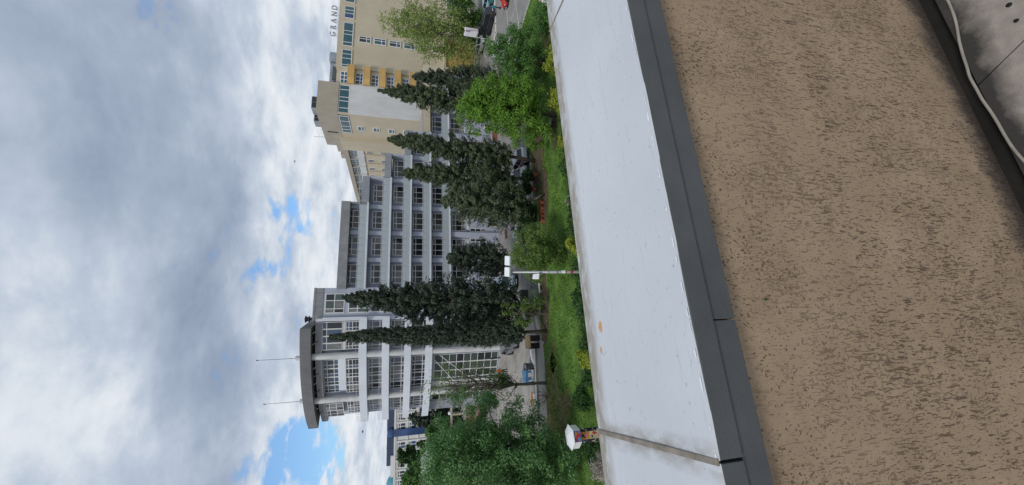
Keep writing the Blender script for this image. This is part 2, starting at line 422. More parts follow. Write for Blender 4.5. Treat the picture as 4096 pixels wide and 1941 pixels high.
# ================================================================== terrace edge the camera looks over
A2 = math.radians(18.4)
def plaster():
    M = bpy.data.materials.new('grooved_plaster'); M.use_nodes = True; t = M.node_tree; p = t.nodes['Principled BSDF']
    p.inputs['Roughness'].default_value = 0.9; p.inputs['Specular IOR Level'].default_value = 0.15
    co = t.nodes.new('ShaderNodeTexCoord').outputs['Object']
    def mp(s, l=(0, 0, 0), src=co):
        n = t.nodes.new('ShaderNodeMapping'); n.inputs['Scale'].default_value = s; n.inputs['Location'].default_value = l; t.links.new(src, n.inputs[0]); return n.outputs[0]
    def nz(v, s, d=3, r=.5, di=0.0):
        n = t.nodes.new('ShaderNodeTexNoise'); t.links.new(v, n.inputs['Vector']); n.inputs['Scale'].default_value = s; n.inputs['Detail'].default_value = d
        n.inputs['Roughness'].default_value = r; n.inputs['Distortion'].default_value = di; return n.outputs[0]
    def mr(x, a, b, c=0, d=1):
        n = t.nodes.new('ShaderNodeMapRange'); t.links.new(x, n.inputs[0])
        for i, q in zip((1, 2, 3, 4), (a, b, c, d)): n.inputs[i].default_value = q
        return n.outputs[0]
    def ma(op, a, b):
        n = t.nodes.new('ShaderNodeMath'); n.operation = op
        for i, q in enumerate((a, b)):
            if isinstance(q, (int, float)): n.inputs[i].default_value = q
            else: t.links.new(q, n.inputs[i])
        return n.outputs[0]
    # bend the grain a little so grooves waver
    wob = nz(co, 14, 3)
    cv = t.nodes.new('ShaderNodeCombineXYZ'); t.links.new(ma('MULTIPLY', ma('SUBTRACT', wob, .5), .012), cv.inputs[0])
    va = t.nodes.new('ShaderNodeVectorMath'); va.operation = 'ADD'; t.links.new(co, va.inputs[0]); t.links.new(cv.outputs[0], va.inputs[1]); cw = va.outputs[0]
    g1 = nz(mp((260, 1, 36), src=cw), 1.0, 2, .6)
    g2 = nz(mp((310, 1, 80), (4, 0, 9), src=cw), 1.0, 2, .6)
    pt = nz(mp((220, 1, 140), (9, 0, 2), src=cw), 1.0, 2, .5)
    patch = mr(nz(co, 7, 3), .35, .7, -.03, .045)
    # pits near the top of the wall, drawn-out grooves lower down
    sx_ = t.nodes.new('ShaderNodeSeparateXYZ'); t.links.new(co, sx_.inputs[0])
    topf = mr(sx_.outputs[2], 0.62, 0.95)
    gg = mr(ma('ADD', g1, patch), .612, .652)
    gh = mr(ma('ADD', g2, patch), .628, .668)
    pp = mr(ma('ADD', pt, patch), .635, .68)
    lo = ma('MAXIMUM', gg, ma('MULTIPLY', gh, .8))
    inv = ma('SUBTRACT', 1.0, ma('MULTIPLY', topf, .75))
    gr = ma('MAXIMUM', ma('MULTIPLY', lo, inv), ma('MULTIPLY', pp, mr(topf, 0, 1, .45, 1.0)))
    base = t.nodes.new('ShaderNodeMix'); base.data_type = 'RGBA'
    base.inputs[6].default_value = (0.335, 0.245, 0.162, 1); base.inputs[7].default_value = (0.43, 0.322, 0.218, 1)
    t.links.new(mr(nz(co, 9, 6, .65), .3, .7), base.inputs[0])
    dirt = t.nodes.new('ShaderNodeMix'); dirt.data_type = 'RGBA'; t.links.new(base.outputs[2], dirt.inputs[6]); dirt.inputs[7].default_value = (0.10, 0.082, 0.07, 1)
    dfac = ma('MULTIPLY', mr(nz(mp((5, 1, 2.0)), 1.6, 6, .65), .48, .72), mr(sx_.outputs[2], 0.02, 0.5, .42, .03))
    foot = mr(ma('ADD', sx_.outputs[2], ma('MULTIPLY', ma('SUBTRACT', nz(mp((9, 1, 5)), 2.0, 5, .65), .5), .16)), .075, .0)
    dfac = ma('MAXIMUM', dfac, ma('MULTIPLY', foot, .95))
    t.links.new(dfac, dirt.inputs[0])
    fi = t.nodes.new('ShaderNodeMix'); fi.data_type = 'RGBA'; t.links.new(dirt.outputs[2], fi.inputs[6]); fi.inputs[7].default_value = (0.07, 0.048, 0.034, 1)
    t.links.new(ma('MULTIPLY', gr, .72), fi.inputs[0]); t.links.new(fi.outputs[2], p.inputs['Base Color'])
    hgt = ma('SUBTRACT', ma('MULTIPLY', nz(co, 420, 3), .25), gr)
    bp = t.nodes.new('ShaderNodeBump'); bp.inputs['Strength'].default_value = .8; bp.inputs['Distance'].default_value = .003
    t.links.new(hgt, bp.inputs['Height']); t.links.new(bp.outputs[0], p.inputs['Normal'])
    return M
def coping_mat():
    M = bpy.data.materials.new('white_sheet_metal'); M.use_nodes = True; t = M.node_tree; p = t.nodes['Principled BSDF']
    p.inputs['Roughness'].default_value = 0.5; p.inputs['Specular IOR Level'].default_value = 0.35
    co = t.nodes.new('ShaderNodeTexCoord').outputs['Object']
    sp = t.nodes.new('ShaderNodeSeparateXYZ'); t.links.new(co, sp.inputs[0])
    def mp(s, l=(0, 0, 0), r=0):
        n = t.nodes.new('ShaderNodeMapping'); n.inputs['Scale'].default_value = s; n.inputs['Location'].default_value = l; n.inputs['Rotation'].default_value = (0, 0, r); t.links.new(co, n.inputs[0]); return n.outputs[0]
    def nz(v, s, d=3, r=.5):
        n = t.nodes.new('ShaderNodeTexNoise'); t.links.new(v, n.inputs['Vector']); n.inputs['Scale'].default_value = s; n.inputs['Detail'].default_value = d; n.inputs['Roughness'].default_value = r; return n.outputs[0]
    def mr(x, a, b, c=0, d=1):
        n = t.nodes.new('ShaderNodeMapRange'); t.links.new(x, n.inputs[0])
        for i, q in zip((1, 2, 3, 4), (a, b, c, d)): n.inputs[i].default_value = q
        return n.outputs[0]
    def ma(op, a, b):
        n = t.nodes.new('ShaderNodeMath'); n.operation = op
        for i, q in enumerate((a, b)):
            if isinstance(q, (int, float)): n.inputs[i].default_value = q
            else: t.links.new(q, n.inputs[i])
        return n.outputs[0]
    def mx(f, a, b):
        n = t.nodes.new('ShaderNodeMix'); n.data_type = 'RGBA'; t.links.new(f, n.inputs[0])
        for i, q in ((6, a), (7, b)):
            if isinstance(q, tuple): n.inputs[i].default_value = (*q, 1)
            else: t.links.new(q, n.inputs[i])
        return n.outputs[2]
    X, Y = sp.outputs[0], sp.outputs[1]
    col = mx(mr(nz(co, 3, 5), .3, .7), (0.525, 0.545, 0.57), (0.595, 0.615, 0.635))
    # dried dirt along the outer edge (y near .98), gathered at joints
    edge = ma('MULTIPLY', mr(Y, .915, .952), mr(nz(mp((7, 22, 1)), 3.0, 6, .7), .30, .54))
    col = mx(ma('MULTIPLY', edge, .9), col, (0.27, 0.235, 0.18))
    jd = ma('ABSOLUTE', ma('SUBTRACT', X, -.155), 0)
    jf = ma('MULTIPLY', mr(jd, .035, .008), mr(nz(mp((16, 8, 1)), 1.5, 5, .7), .38, .6))
    col = mx(ma('MULTIPLY', jf, .75), col, (0.26, 0.23, 0.185))
    # fine scratches and grey specks
    sc = ma('MULTIPLY', mr(nz(mp((6, 260, 1), (3, 1, 0), .09), 1.0, 3, .6), .64, .675), mr(nz(co, 6, 2), .42, .55))
    col = mx(ma('MULTIPLY', sc, .45), col, (0.28, 0.29, 0.31))
    spk = mr(nz(mp((60, 110, 1)), 1.0, 3, .7), .64, .69)
    col = mx(ma('MULTIPLY', spk, .5), col, (0.25, 0.25, 0.26))
    # two rust spots
    for (rx, ry, rr) in ((0.087, .902, .017), (0.032, .913, .010)):
        dx = ma('DIVIDE', ma('SUBTRACT', X, rx), rr); dy = ma('DIVIDE', ma('SUBTRACT', Y, ry), rr * .62)
        d2 = ma('ADD', ma('ADD', ma('MULTIPLY', dx, dx), ma('MULTIPLY', dy, dy)), ma('MULTIPLY', ma('SUBTRACT', nz(co, 120, 3), .5), 1.6))
        col = mx(ma('MULTIPLY', mr(d2, 1.1, .3), .85), col, (0.55, 0.25, 0.03))
    t.links.new(col, p.inputs['Base Color'])
    bp = t.nodes.new('ShaderNodeBump'); bp.inputs['Strength'].default_value = .25; bp.inputs['Distance'].default_value = .01
    t.links.new(nz(co, 5, 3), bp.inputs['Height']); t.links.new(bp.outputs[0], p.inputs['Normal'])
    return M
PL = plaster(); CM = coping_mat()
mat('fascia_grey', (0.10, 0.108, 0.113), 0.55, 0.10, 8, 0.12, 260, spec=0.25)
mat('gutter_dirt', (0.016, 0.015, 0.013), 0.9, 0.3, 8)
def terrace_floor_mat():
    M = bpy.data.materials.new('terrace_tile'); M.use_nodes = True; t = M.node_tree; p = t.nodes['Principled BSDF']
    p.inputs['Roughness'].default_value = .85
    co = t.nodes.new('ShaderNodeTexCoord').outputs['Object']
    sp = t.nodes.new('ShaderNodeSeparateXYZ'); t.links.new(co, sp.inputs[0])
    def nz(s, d=4, r=.6, v=co):
        n = t.nodes.new('ShaderNodeTexNoise'); t.links.new(v, n.inputs['Vector']); n.inputs['Scale'].default_value = s; n.inputs['Detail'].default_value = d; n.inputs['Roughness'].default_value = r; return n.outputs[0]
    def mr(x, a, b, c=0, d=1):
        n = t.nodes.new('ShaderNodeMapRange'); t.links.new(x, n.inputs[0])
        for i, q in zip((1, 2, 3, 4), (a, b, c, d)): n.inputs[i].default_value = q
        return n.outputs[0]
    def mx(f, a, b):
        n = t.nodes.new('ShaderNodeMix'); n.data_type = 'RGBA'; t.links.new(f, n.inputs[0])
        for i, q in ((6, a), (7, b)):
            if isinstance(q, tuple): n.inputs[i].default_value = (*q, 1)
            else: t.links.new(q, n.inputs[i])
        return n.outputs[2]
    def ma(op, a, b):
        n = t.nodes.new('ShaderNodeMath'); n.operation = op
        for i, q in enumerate((a, b)):
            if isinstance(q, (int, float)): n.inputs[i].default_value = q
            else: t.links.new(q, n.inputs[i])
        return n.outputs[0]
    col = mx(mr(nz(30), .3, .7), (0.27, 0.24, 0.215), (0.37, 0.33, 0.29))
    # black grime that has crept out of the gutter (y = distance from the camera to the wall)
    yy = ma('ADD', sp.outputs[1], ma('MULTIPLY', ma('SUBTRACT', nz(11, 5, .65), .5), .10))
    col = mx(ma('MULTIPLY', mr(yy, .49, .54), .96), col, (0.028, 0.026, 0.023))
    st = ma('MULTIPLY', mr(nz(5, 5, .7), .56, .72), .5)
    col = mx(st, col, (0.12, 0.105, 0.10))
    t.links.new(col, p.inputs['Base Color'])
    bp = t.nodes.new('ShaderNodeBump'); bp.inputs['Strength'].default_value = .4; bp.inputs['Distance'].default_value = .003
    t.links.new(nz(300, 3), bp.inputs['Height']); t.links.new(bp.outputs[0], p.inputs['Normal'])
    return M
FM = terrace_floor_mat()
ZF = 12.9
tw = thing('parapet_wall', 'brown grooved plaster parapet with white sheet metal coping and dark grey fascia', 'wall', (0, 0, ZF), A2)
# local z counts from the terrace floor
MB().box(-7, 8, 0.607, 0.95, -0.05, 1.10).build('plaster_wall', PL, tw)
MB().box(-7, 8, 0.952, 0.975, -ZF, 1.085).build('outer_wall', Mt('concrete_paving'), tw)
ztop = CH - .475 - ZF
seams = [-4.15, -2.15, -0.155, 1.085, 3.1, 5.1, 7.1]
for i, (a, b) in enumerate(zip(seams[:-1], seams[1:])):
    # each sheet: top with a slightly curled inner edge, folded down in front
    k = 24; vs = []; fs = []
    prof = [(0.985, -0.05), (0.985, -0.003), (0.980, 0.0), (0.86, -0.001), (0.72, -0.0015), (0.60, 0.0), (0.583, 0.0005), (0.580, -0.004)]
    for j in range(k + 1):
        x = a + .002 + (b - a - .004) * j / k
        w = 0.0012 * math.sin(x * 9 + 1) + 0.0008 * math.sin(x * 23)
        for (y, z) in prof: vs.append((x, y + (w if y < .61 else 0), ztop + z + (0.0006 * math.sin(x * 31) if y < .61 else 0)))
    m_ = len(prof)
    for j in range(k):
        for q in range(m_ - 1): fs.append((j * m_ + q, (j + 1) * m_ + q, (j + 1) * m_ + q + 1, j * m_ + q + 1))
    o = MB().add(vs, fs).build('coping_sheet', CM, tw, smooth=False)
    o.data.flip_normals()
    so_ = o.modifiers.new('thick', 'SOLIDIFY'); so_.thickness = 0.0012; so_.offset = -1
    MB().box(a + .0025, b - .0025, 0.5795, 0.604, ztop - .047, ztop - .0035).build('fascia_strip', Mt('fascia_grey'), tw, bevel=.0012)
# standing joint covers with dried dirt
for a in seams[1:-1]:
    hw = .0052 if abs(a + .155) < .01 else .0022
    MB().box(a - hw, a + hw, 0.5805, 0.986, ztop - .002, ztop + .0022).build('joint_seal', mat('joint_dirt', (0.23, 0.20, 0.165), .9, .25, 30), tw, bevel=.001)
    MB().box(a - .0045, a + .0045, 0.586, 0.60, ztop - .046, ztop - .004).build('fascia_gap', Mt('gutter_dirt'), tw)
jo = [-6.0, -3.94, -1.94, 0.06, 2.06, 4.06, 6.06, 8.0]
for a, b in zip(jo[:-1], jo[1:]):
    MB().box(a + .0012, b - .0012, 0.584, 0.602, ztop - .097, ztop - .0485).build('lower_fascia_strip', Mt('fascia_grey'), tw, bevel=.001)
# chipped bright edge pieces of bare metal
for i in range(26):
    x = rng.uniform(-.16, 1.0); l = rng.uniform(.006, .03)
    MB().add([(x, .5812, ztop + .0012), (x + l, .5812, ztop + .0012), (x + l * .8, .5812 + rng.uniform(.001, .0035), ztop + .0013), (x + l * .2, .5812 + rng.uniform(.001, .004), ztop + .0013)], [(0, 1, 2, 3)]).build('edge_chip', mat('bare_edge', (.78, .80, .82), .4, .05), tw)
tf = link('terrace_floor', None, None, (0, 0, ZF), A2, kind='structure')
MB().box(-7, 8, -6, 0.607, -0.3, -0.035).build('gutter_bed', Mt('gutter_dirt'), tf)
jp = [(0.75, .452), (0.69, .572)]
sl_ = (jp[1][0] - jp[0][0]) / (jp[1][1] - jp[0][1])
def jx(y): return 0.75 + sl_ * (y - .452)
for (xa, xb) in ((0, 2.4), (-2.4, 0), (2.4, 5.5), (-5.5, -2.4)):
    g = .0022
    MB().prism([(jx(-4) + xa + g, -4), (jx(-4) + xb - g, -4), (jx(.563) + xb - g, .563), (jx(.563) + xa + g, .563)], -.03, 0.0).build('floor_slab', FM, tf, bevel=.0015)
def dark_spot(x, y, r):
    o = MB().lathe([(r, 0), (r * .9, .002), (r * .4, .0032)], (0, 0, 0), 10).build('bitumen_blob', Mt('gutter_dirt'), None, label=None)
    return o
AX = Vector((math.cos(A2), math.sin(A2), 0)); AY = Vector((-math.sin(A2), math.cos(A2), 0))
def TL(s, n, z): return CAM * 0 + AX * s + AY * n + Vector((0, 0, z))
for (px, py, r, lb) in ((4036, 20, .0065, 'black dirt drop on the terrace slab, the larger of two'), (4065, 83, .0055, 'black dirt drop on the terrace slab, the smaller of two')):
    g = gz(px, py, ZF); o = dark_spot(0, 0, r); o.location = g; o.name = 'dirt_drop'; tag(o, lb, 'dirt drop', 'dirt drops on the terrace floor')
cb = []
ctrl = [(3770, -30), (3790, 0), (3815, 60), (3828, 110), (3836, 160), (3850, 215), (3868, 270), (3880, 310), (3905, 355), (3930, 400), (3965, 450), (3990, 490), (4018, 540), (4050, 590), (4096, 645), (4200, 760), (4330, 880)]
for x, y in ctrl: cb.append(gz(x, y, ZF + .004))
cb = [TL(5.5, .46, ZF + .004), TL(3.2, .50, ZF + .004), TL(2.0, .545, ZF + .004), TL(1.3, .53, ZF + .004)] + cb + [TL(-.6, .50, ZF + .004), TL(-2.2, .53, ZF + .004), TL(-4.5, .45, ZF + .004)]
def smooth_path(p, n=5):
    out = []
    for i in range(len(p) - 1):
        p0, p1, p2, p3 = p[max(i - 1, 0)], p[i], p[i + 1], p[min(i + 2, len(p) - 1)]
        for j in range(n):
            t_ = j / n
            out.append(0.5 * ((2 * p1) + (p2 - p0) * t_ + (2 * p0 - 5 * p1 + 4 * p2 - p3) * t_ ** 2 + (3 * p1 - p0 - 3 * p2 + p3) * t_ ** 3))
    return out + [p[-1]]
MB().tube(smooth_path(cb), .0036, 8).build('cable', mat('cable_grey', (.30, .275, .235), .7, .15, 30), smooth=True, label='pale dirty cable lying in the gutter at the foot of the parapet', cat='cable')
# small leaf stuck on the plaster
def wallpt(x, y):
    d = ray(x, y); n = AY; k = (AY * .603).dot(n) - (CAM.x * n.x + CAM.y * n.y)
    return CAM + d * (k / d.dot(n))
g = wallpt(3062, 1198)
MB().add([g + AX * -.003, g + Vector((0, 0, .006)) - AY * .002, g + AX * .0035, g + Vector((0, 0, -.007)) - AY * .003], [(0, 1, 2, 3)]).build('leaf_scrap', Mt('leaf_hedge'), label='tiny dark green leaf scrap stuck to the brown plaster', cat='leaf')

# ================================================================== balcony block
class BB:
    """a building: Empty at (s, n) of the facade frame; geometry is given in facade coordinates"""
    def __init__(q, name, label, cat, s, n):
        q.o = (s, n); q.e = thing(name, label, cat, GL(s, n), A15)
    def put(q, mb, name, m, parent=None, **k):
        mb.v = [(x - q.o[0], y - q.o[1], z) for x, y, z in mb.v]
        return mb.build(name, Mt(m), parent or q.e, **k)
    def win(q, x, y, z, *a, parent=None, **k): return window(parent or q.e, x - q.o[0], y - q.o[1], z, *a, **k)
mid = BB('balcony_block', 'grey stepped building with rows of frosted glass balconies and white window frames', 'building', -7.85, 0)
zb = [18.80, 15.78, 12.95, 10.17, 7.38]
bays = [-7.85, -3.79, 0.07, 3.98, 8.2, 12.1, 16.2, 20.4, 24.5]
ends = [4.3, 8.26, 12.1, 16.2, 24.5]                   # right end of the storey above each slab
tops = [21.22, 18.80, 15.9, 13.1, 10.3]
for k in range(5):
    e = ends[k]; z0 = zb[k]; z1 = tops[k] if k == 0 else zb[k - 1]
    # storey body and its blue recess wall
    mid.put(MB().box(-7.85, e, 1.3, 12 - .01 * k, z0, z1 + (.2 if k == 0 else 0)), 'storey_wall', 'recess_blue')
    mid.put(MB().box(-7.9 + .002 * k, e + .04, -.02, 1.298, z0, z0 + .24), 'balcony_slab', 'slab_white', bevel=.02)
    if k == 0:
        mid.put(MB().box(-7.88, e + .05, -.06, 12.1, 21.23, 22.4), 'roof_parapet', 'concrete_grey', bevel=.03)
        mid.put(MB().box(e - .22, e + .02, .05, 1.29, z0 + .25, 21.22), 'end_wall', 'concrete_grey')
    else:
        s0 = ends[k - 1] + .06
        zt = tops[k]; b = MB(); n_ = int((e - s0) / .34)
        for i in range(n_):                            # corrugated sheet fascia of the stepped roof
            x = s0 + (e - s0) * i / n_; w = (e - s0) / n_
            b.side([(x, zt + .02), (x + w * .5, zt + .02), (x + w * .5, zt + .95), (x, zt + .95)], -.07, .4)
            b.side([(x + w * .5, zt + .03), (x + w * .985, zt + .03), (x + w * .985, zt + .94), (x + w * .5, zt + .94)], -.02, .4)
        mid.put(b, 'roof_fascia', 'roof_sheet' if k < 4 else 'hotel_cream')
        mid.put(MB().box(s0, e + .03, .40, 12.05, zt + .0, zt + .85), 'roof_deck', 'concrete_grey')
        mid.put(MB().box(e - .25, e + .01, 0.06, 1.29, z0 + .25, zt), 'end_wall', 'render_blue')
        mid.put(MB().tube([(s0, .1, zt + 1.35), (e, .1, zt + 1.35)], .025, 5), 'roof_rail', 'rail')
    # handrail in front of the glass
    mid.put(MB().box(-7.8, e - .05, -.03, .02, z0 + 1.22, z0 + 1.265), 'handrail', 'rail')
    for i in range(8):
        a, b_ = bays[i], min(bays[i + 1], e)
        if b_ - a < 1: break
        w = (bays[i + 1] - a)
        if b_ < e - .1 or i == 0:
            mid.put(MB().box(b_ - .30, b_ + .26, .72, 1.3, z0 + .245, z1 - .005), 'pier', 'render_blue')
        pn = None
        if k == 0 and i in (0, 1): pn = ['pane_blue', 'pane_dark', 'pane_curtain']
        ww = 2.62
        mid.win(a + w / 2 - ww / 2 + .12, 1.245, z0 + .45, ww, 2.1, (.32, .66), (.80,), panes=pn or rng.choice([PANE, ['pane_dark'], ['pane_dark'], ['pane_dark', 'pane_dark', 'pane_curtain'], ['pane_dark', 'pane_dark', 'pane_blue']]))
        mid.put(MB().box(a + w / 2 - ww / 2 + .05, a + w / 2 + ww / 2 + .2, 1.20, 1.299, z0 + .37, z0 + .445), 'window_sill', 'slab_white')
        ng = 4; gw = w / ng
        for j in range(ng):
            x = a + gw * j
            if x > e - .3: break
            key = ('glass', round(gw, 2))
            if key not in WM: WM[key] = MB().box(.012, gw - .012, -.012, .012, 0, .93).mesh('glass_panel', Mt('frosted_glass'))
            link('glass_panel', WM[key], mid.e, (x - mid.o[0], rng.uniform(.02, .03), z0 + .25), (rng.uniform(-.006, .006), 0, rng.uniform(-.006, .006)))
# lower storeys under the last slab
mid.put(MB().box(-7.85, 28, 1.3, 11.9, 4.55, 7.379), 'storey_wall', 'render_blue')
mid.put(MB().box(-7.85, 28, .75, 11.8, -.2, 4.54), 'storey_wall', 'render_blue')
mid.put(MB().box(24.5, 28.4, 0.2, 11.7, 7.385, 11.4), 'storey_wall', 'hotel_cream')
for i in range(8):
    a, b_ = bays[i], bays[i + 1]; w = b_ - a
    mid.put(MB().box(b_ - .38, b_ + .32, .35, 1.29, 0, 7.37), 'pier', 'render_blue')
    mid.win(a + w / 2 - 1.2, 1.24, 5.0, 2.6, 2.05, (.32, .66), (.72,), panes=['pane_dark', 'pane_dark', 'pane_curtain'])
    # bulging white window balcony
    prof = [(x_ * 1.25, -.42 * math.cos(x_ * 1.25)) for x_ in [i_ / 6 - 1 for i_ in range(13)]]
    mb = MB(); cx_ = a + w / 2 + .1
    pts = [(cx_ + p, 1.0 + n_) for p, n_ in prof]
    mb.prism([(cx_ - 1.25, 1.29)] + pts + [(cx_ + 1.25, 1.29)], 4.58, 4.86)
    mid.put(mb, 'window_balcony', 'slab_white')
    mb = MB()
    for zz in (5.3, 5.62): mb.tube([(p[0], p[1] + .05, zz) for p in pts], .022, 5)
    for p in pts[::2]: mb.tube([(p[0], p[1] + .05, 4.85), (p[0], p[1] + .05, 5.62)], .016, 5)
    mid.put(mb, 'balcony_railing', 'white_frame')
    for (x_, hh) in ((a + .55, 2.5), (b_ - 1.05, 2.5)):
        mid.win(x_, .69, 1.95, .52, hh, (), (.33, .66), panes=['pane_dark', 'pane_dark', 'pane_curtain'])
    mid.win(a + w / 2 - .55, .69, .05, 1.3, 1.6, (.5,), (), panes=['pane_dark', 'pane_curtain'])
# ================================================================== round tower
tow = BB('round_tower', 'pale grey office tower with curved white balcony bands and roof canopy', 'building', -12, .4)
CS, CN, RR = -8.195, 19.179, 19.955
def th_s(s, r=RR): return math.asin(max(-1, min(1, (CS - s) / r)))       # angle left of straight-ahead
def arc(r, a0, a1, k): return [(CS - r * math.sin(a0 + (a1 - a0) * i / k), CN - r * math.cos(a0 + (a1 - a0) * i / k)) for i in range(k + 1)]
def sector(mb, r0, r1, a0, a1, z0, z1, k=20):
    return mb.prism(arc(r1, a0, a1, k)[::-1] + arc(r0, a0, a1, k), z0, z1) if False else mb.add(*_sector(r0, r1, a0, a1, z0, z1, k))
def _sector(r0, r1, a0, a1, z0, z1, k):
    o, i_ = arc(r1, a0, a1, k), arc(r0, a0, a1, k); vs = []; fs = []
    for a, b in zip(o, i_): vs += [(*a, z0), (*a, z1), (*b, z1), (*b, z0)]
    for j in range(k):
        p, q = 4 * j, 4 * (j + 1)
        for c in range(4): fs.append((p + c, p + (c + 1) % 4, q + (c + 1) % 4, q + c))
    fs += [(3, 2, 1, 0), (4 * k, 4 * k + 1, 4 * k + 2, 4 * k + 3)]
    return vs, fs
aS, aE = th_s(-11.7), th_s(-25.8)
RW = RR - 1.35
bands = [(18.45, 19.42), (15.62, 16.55), (12.80, 13.70), (9.98, 10.93)]
aW = th_s(-24.6, RW)
# body
tow.put(MB().box(-11.95, -7.7, .4, 12.5, -.2, 24.85), 'wall', 'render_blue')
tow.put(MB().box(-12.0, -7.66, .30, 12.6, 24.86, 25.1), 'roof_edge', 'concrete_grey')
tow.put(MB().box(-12.02, -11.55, .1, .6, -.1, 24.6), 'edge_column', 'slab_white', bevel=.03)
tow.put(MB().box(-11.9, -7.75, .33, .399, 23.95, 24.859), 'fascia', 'concrete_grey')
w_ = MB(); sector(w_, 3.0, RW, aS, aW, -.2, 24.0, 28); tow.put(w_, 'curved_wall', 'render_blue')
w_ = MB(); sector(w_, 2.8, RR - .55, aS, th_s(-25.3, RR - .55), 23.85, 24.65, 28); tow.put(w_, 'roof_fascia', 'concrete_grey')
for (z0, z1) in bands:
    w_ = MB(); sector(w_, RR - .14, RR, aS, aE, z0, z1, 30); tow.put(w_, 'balcony_band', 'band_white')
    w_ = MB(); sector(w_, RW - .02, RR - .142, aS, aE, z0 + .02, z0 + .22, 30); tow.put(w_, 'balcony_floor', 'slab_white')
    w_ = MB(); a = arc(RR - .3, aS, aE + .02, 24); w_.tube([(*p, z1 + .35) for p in a], .02, 5); w_.tube([(*p, z1 + .62) for p in a[-5:]], .015, 5)
    for p in a[-6:]: w_.tube([(*p, z1 - .2), (*p, z1 + .62)], .015, 5)
    tow.put(w_, 'balcony_rail', 'rail')
w_ = MB(); sector(w_, RW, RR - .56, th_s(-16.6), th_s(-21.2), 21.05, 21.95, 10); tow.put(w_, 'spandrel', 'band_white')
w_ = MB(); sector(w_, RW, RR - .66, th_s(-12.2), th_s(-15.9), 21.1, 21.4, 8); tow.put(w_, 'spandrel', 'column_white')
# tall round columns carrying the canopy
for s_ in (-16.35, -22.0):
    a = th_s(s_, RR - .45); c = (CS - (RR - .45) * math.sin(a), CN - (RR - .45) * math.cos(a))
    w_ = MB(); w_.tube([(*c, 0), (*c, 25.02)], .42, 16); tow.put(w_, 'column', 'column_white', smooth=False)
def curved_windows(sa, sb, n, z, h, r, cols, rows, pn, fr=.06):
    a0, a1 = th_s(sa, r), th_s(sb, r)
    for i in range(n):
        p = a0 + (a1 - a0) * i / n; q = a0 + (a1 - a0) * (i + 1) / n
        P, Q = (CS - r * math.sin(q), CN - r * math.cos(q)), (CS - r * math.sin(p), CN - r * math.cos(p))
        w = math.hypot(Q[0] - P[0], Q[1] - P[1]) - .03; an = math.atan2(Q[1] - P[1], Q[0] - P[0])
        tow.win(P[0], P[1], z, round(w, 2), h, cols, rows, ang=an, panes=pn, fr=fr)
PB = ['pane_blue', 'pane_dark', 'pane_dark', 'pane_curtain']
for (z0, z1) in bands:
    for (sa, sb, n) in ((-12.1, -15.6, 3), (-16.9, -21.2, 4), (-22.5, -24.2, 2)):
        curved_windows(sa, sb, n, z0 + .45, 2.2, RW + .09, (.36,), (.33, .8), PB)
curved_windows(-12.1, -15.6, 4, 21.45, 2.4, RR - .62, (), (.78,), ['pane_dark', 'pane_curtain', 'pane_blue'])
curved_windows(-16.8, -21.1, 4, 22.0, 1.85, RW + .2, (.4,), (.3, .75), ['pane_blue', 'pane_blue', 'pane_dark'])
curved_windows(-22.6, -24.6, 2, 21.6, 2.2, RR - .62, (.45,), (.4, .8), ['pane_dark', 'pane_curtain'])
for (sa, sb, n) in ((-12.1, -15.6, 3), (-16.9, -21.2, 4), (-22.5, -24.2, 2)):
    curved_windows(sa, sb, n, 19.0, 2.05, RR - .62, (.36,), (.6, .82), PB)
# flat bay windows
for k in range(8):
    z = 21.35 - 2.83 * k
    if z < 1: break
    tow.win(-11.0, .335, z, 2.55, 2.35, (.22, .64), (.52,), panes=['pane_dark', 'pane_curtain', 'pane_green'], fr=.09)
# glazed entrance hall
hall_r = RW + .12
for (sa, sb, n) in ((-12.0, -15.2, 2), (-16.9, -21.2, 4), (-22.6, -24.3, 2)):
    curved_windows(sa, sb, n, .35, 9.2, hall_r, (), (.11, .22, .33, .44, .55, .66, .77, .88), ['pane_green', 'pane_green', 'pane_green', 'pane_dark'], fr=.06)
for (sa, sb) in ((-15.2, -16.8), (-21.3, -22.5)):
    w_ = MB(); sector(w_, RW + .02, RW + .35, th_s(sa), th_s(sb), 0, 9.97, 5); tow.put(w_, 'white_pilaster', 'column_white')
w_ = MB()
for (a_, b_) in (((-17.0, 2.0, 8.9), (-20.6, 4.6, 4.2)), ((-16.2, 1.0, 8.2), (-16.9, 1.3, 3.2)), ((-20.9, 5.0, 9.4), (-24.2, 8.4, 2.6)), ((-17.6, 2.2, 9.6), (-21.2, 5.0, 6.2))): w_ = MB(); w_.tube([a_, b_], .045, 6); tow.put(w_, 'tie_rod', 'white_frame')
# end wall and little rear stair
tow.put(MB().prism([(-23.6, 8.3), (-25.0, 10.2), (-25.2, 14), (-20, 14), (-20, 10)][::-1], 0, 9.9), 'end_wall', 'render_grey')
# canopy: thick curved plate on struts
w_ = MB(); sector(w_, RR - 5.5, RR + .35, th_s(-12.9, RR + .35), th_s(-26.0, RR + .35), 25.0, 26.25, 30); tow.put(w_, 'canopy', 'canopy')
for s_ in (-13.2, -14.6, -17.6, -18.6, -19.6, -23.0):
    a = th_s(s_, RR - .8); c = (CS - (RR - .8) * math.sin(a), CN - (RR - .8) * math.cos(a))
    w_ = MB(); w_.tube([(c[0], c[1], 24.6), (c[0] - .3, c[1], 25.02)], .05, 6); tow.put(w_, 'canopy_strut', 'white_frame')
for s_ in (-14.4, -18.4, -20.6, -23.6):                    # spotlights under the roof edge
    a = th_s(s_, RR - .5); c = (CS - (RR - .5) * math.sin(a), CN - (RR - .5) * math.cos(a))
    w_ = MB(); w_.tube([(c[0], c[1] + .1, 24.3), (c[0] - .1, c[1] - .25, 24.35), (c[0] - .35, c[1] - .5, 24.85)], [.04, .05, .09], 6); tow.put(w_, 'spotlight', 'dark_metal')
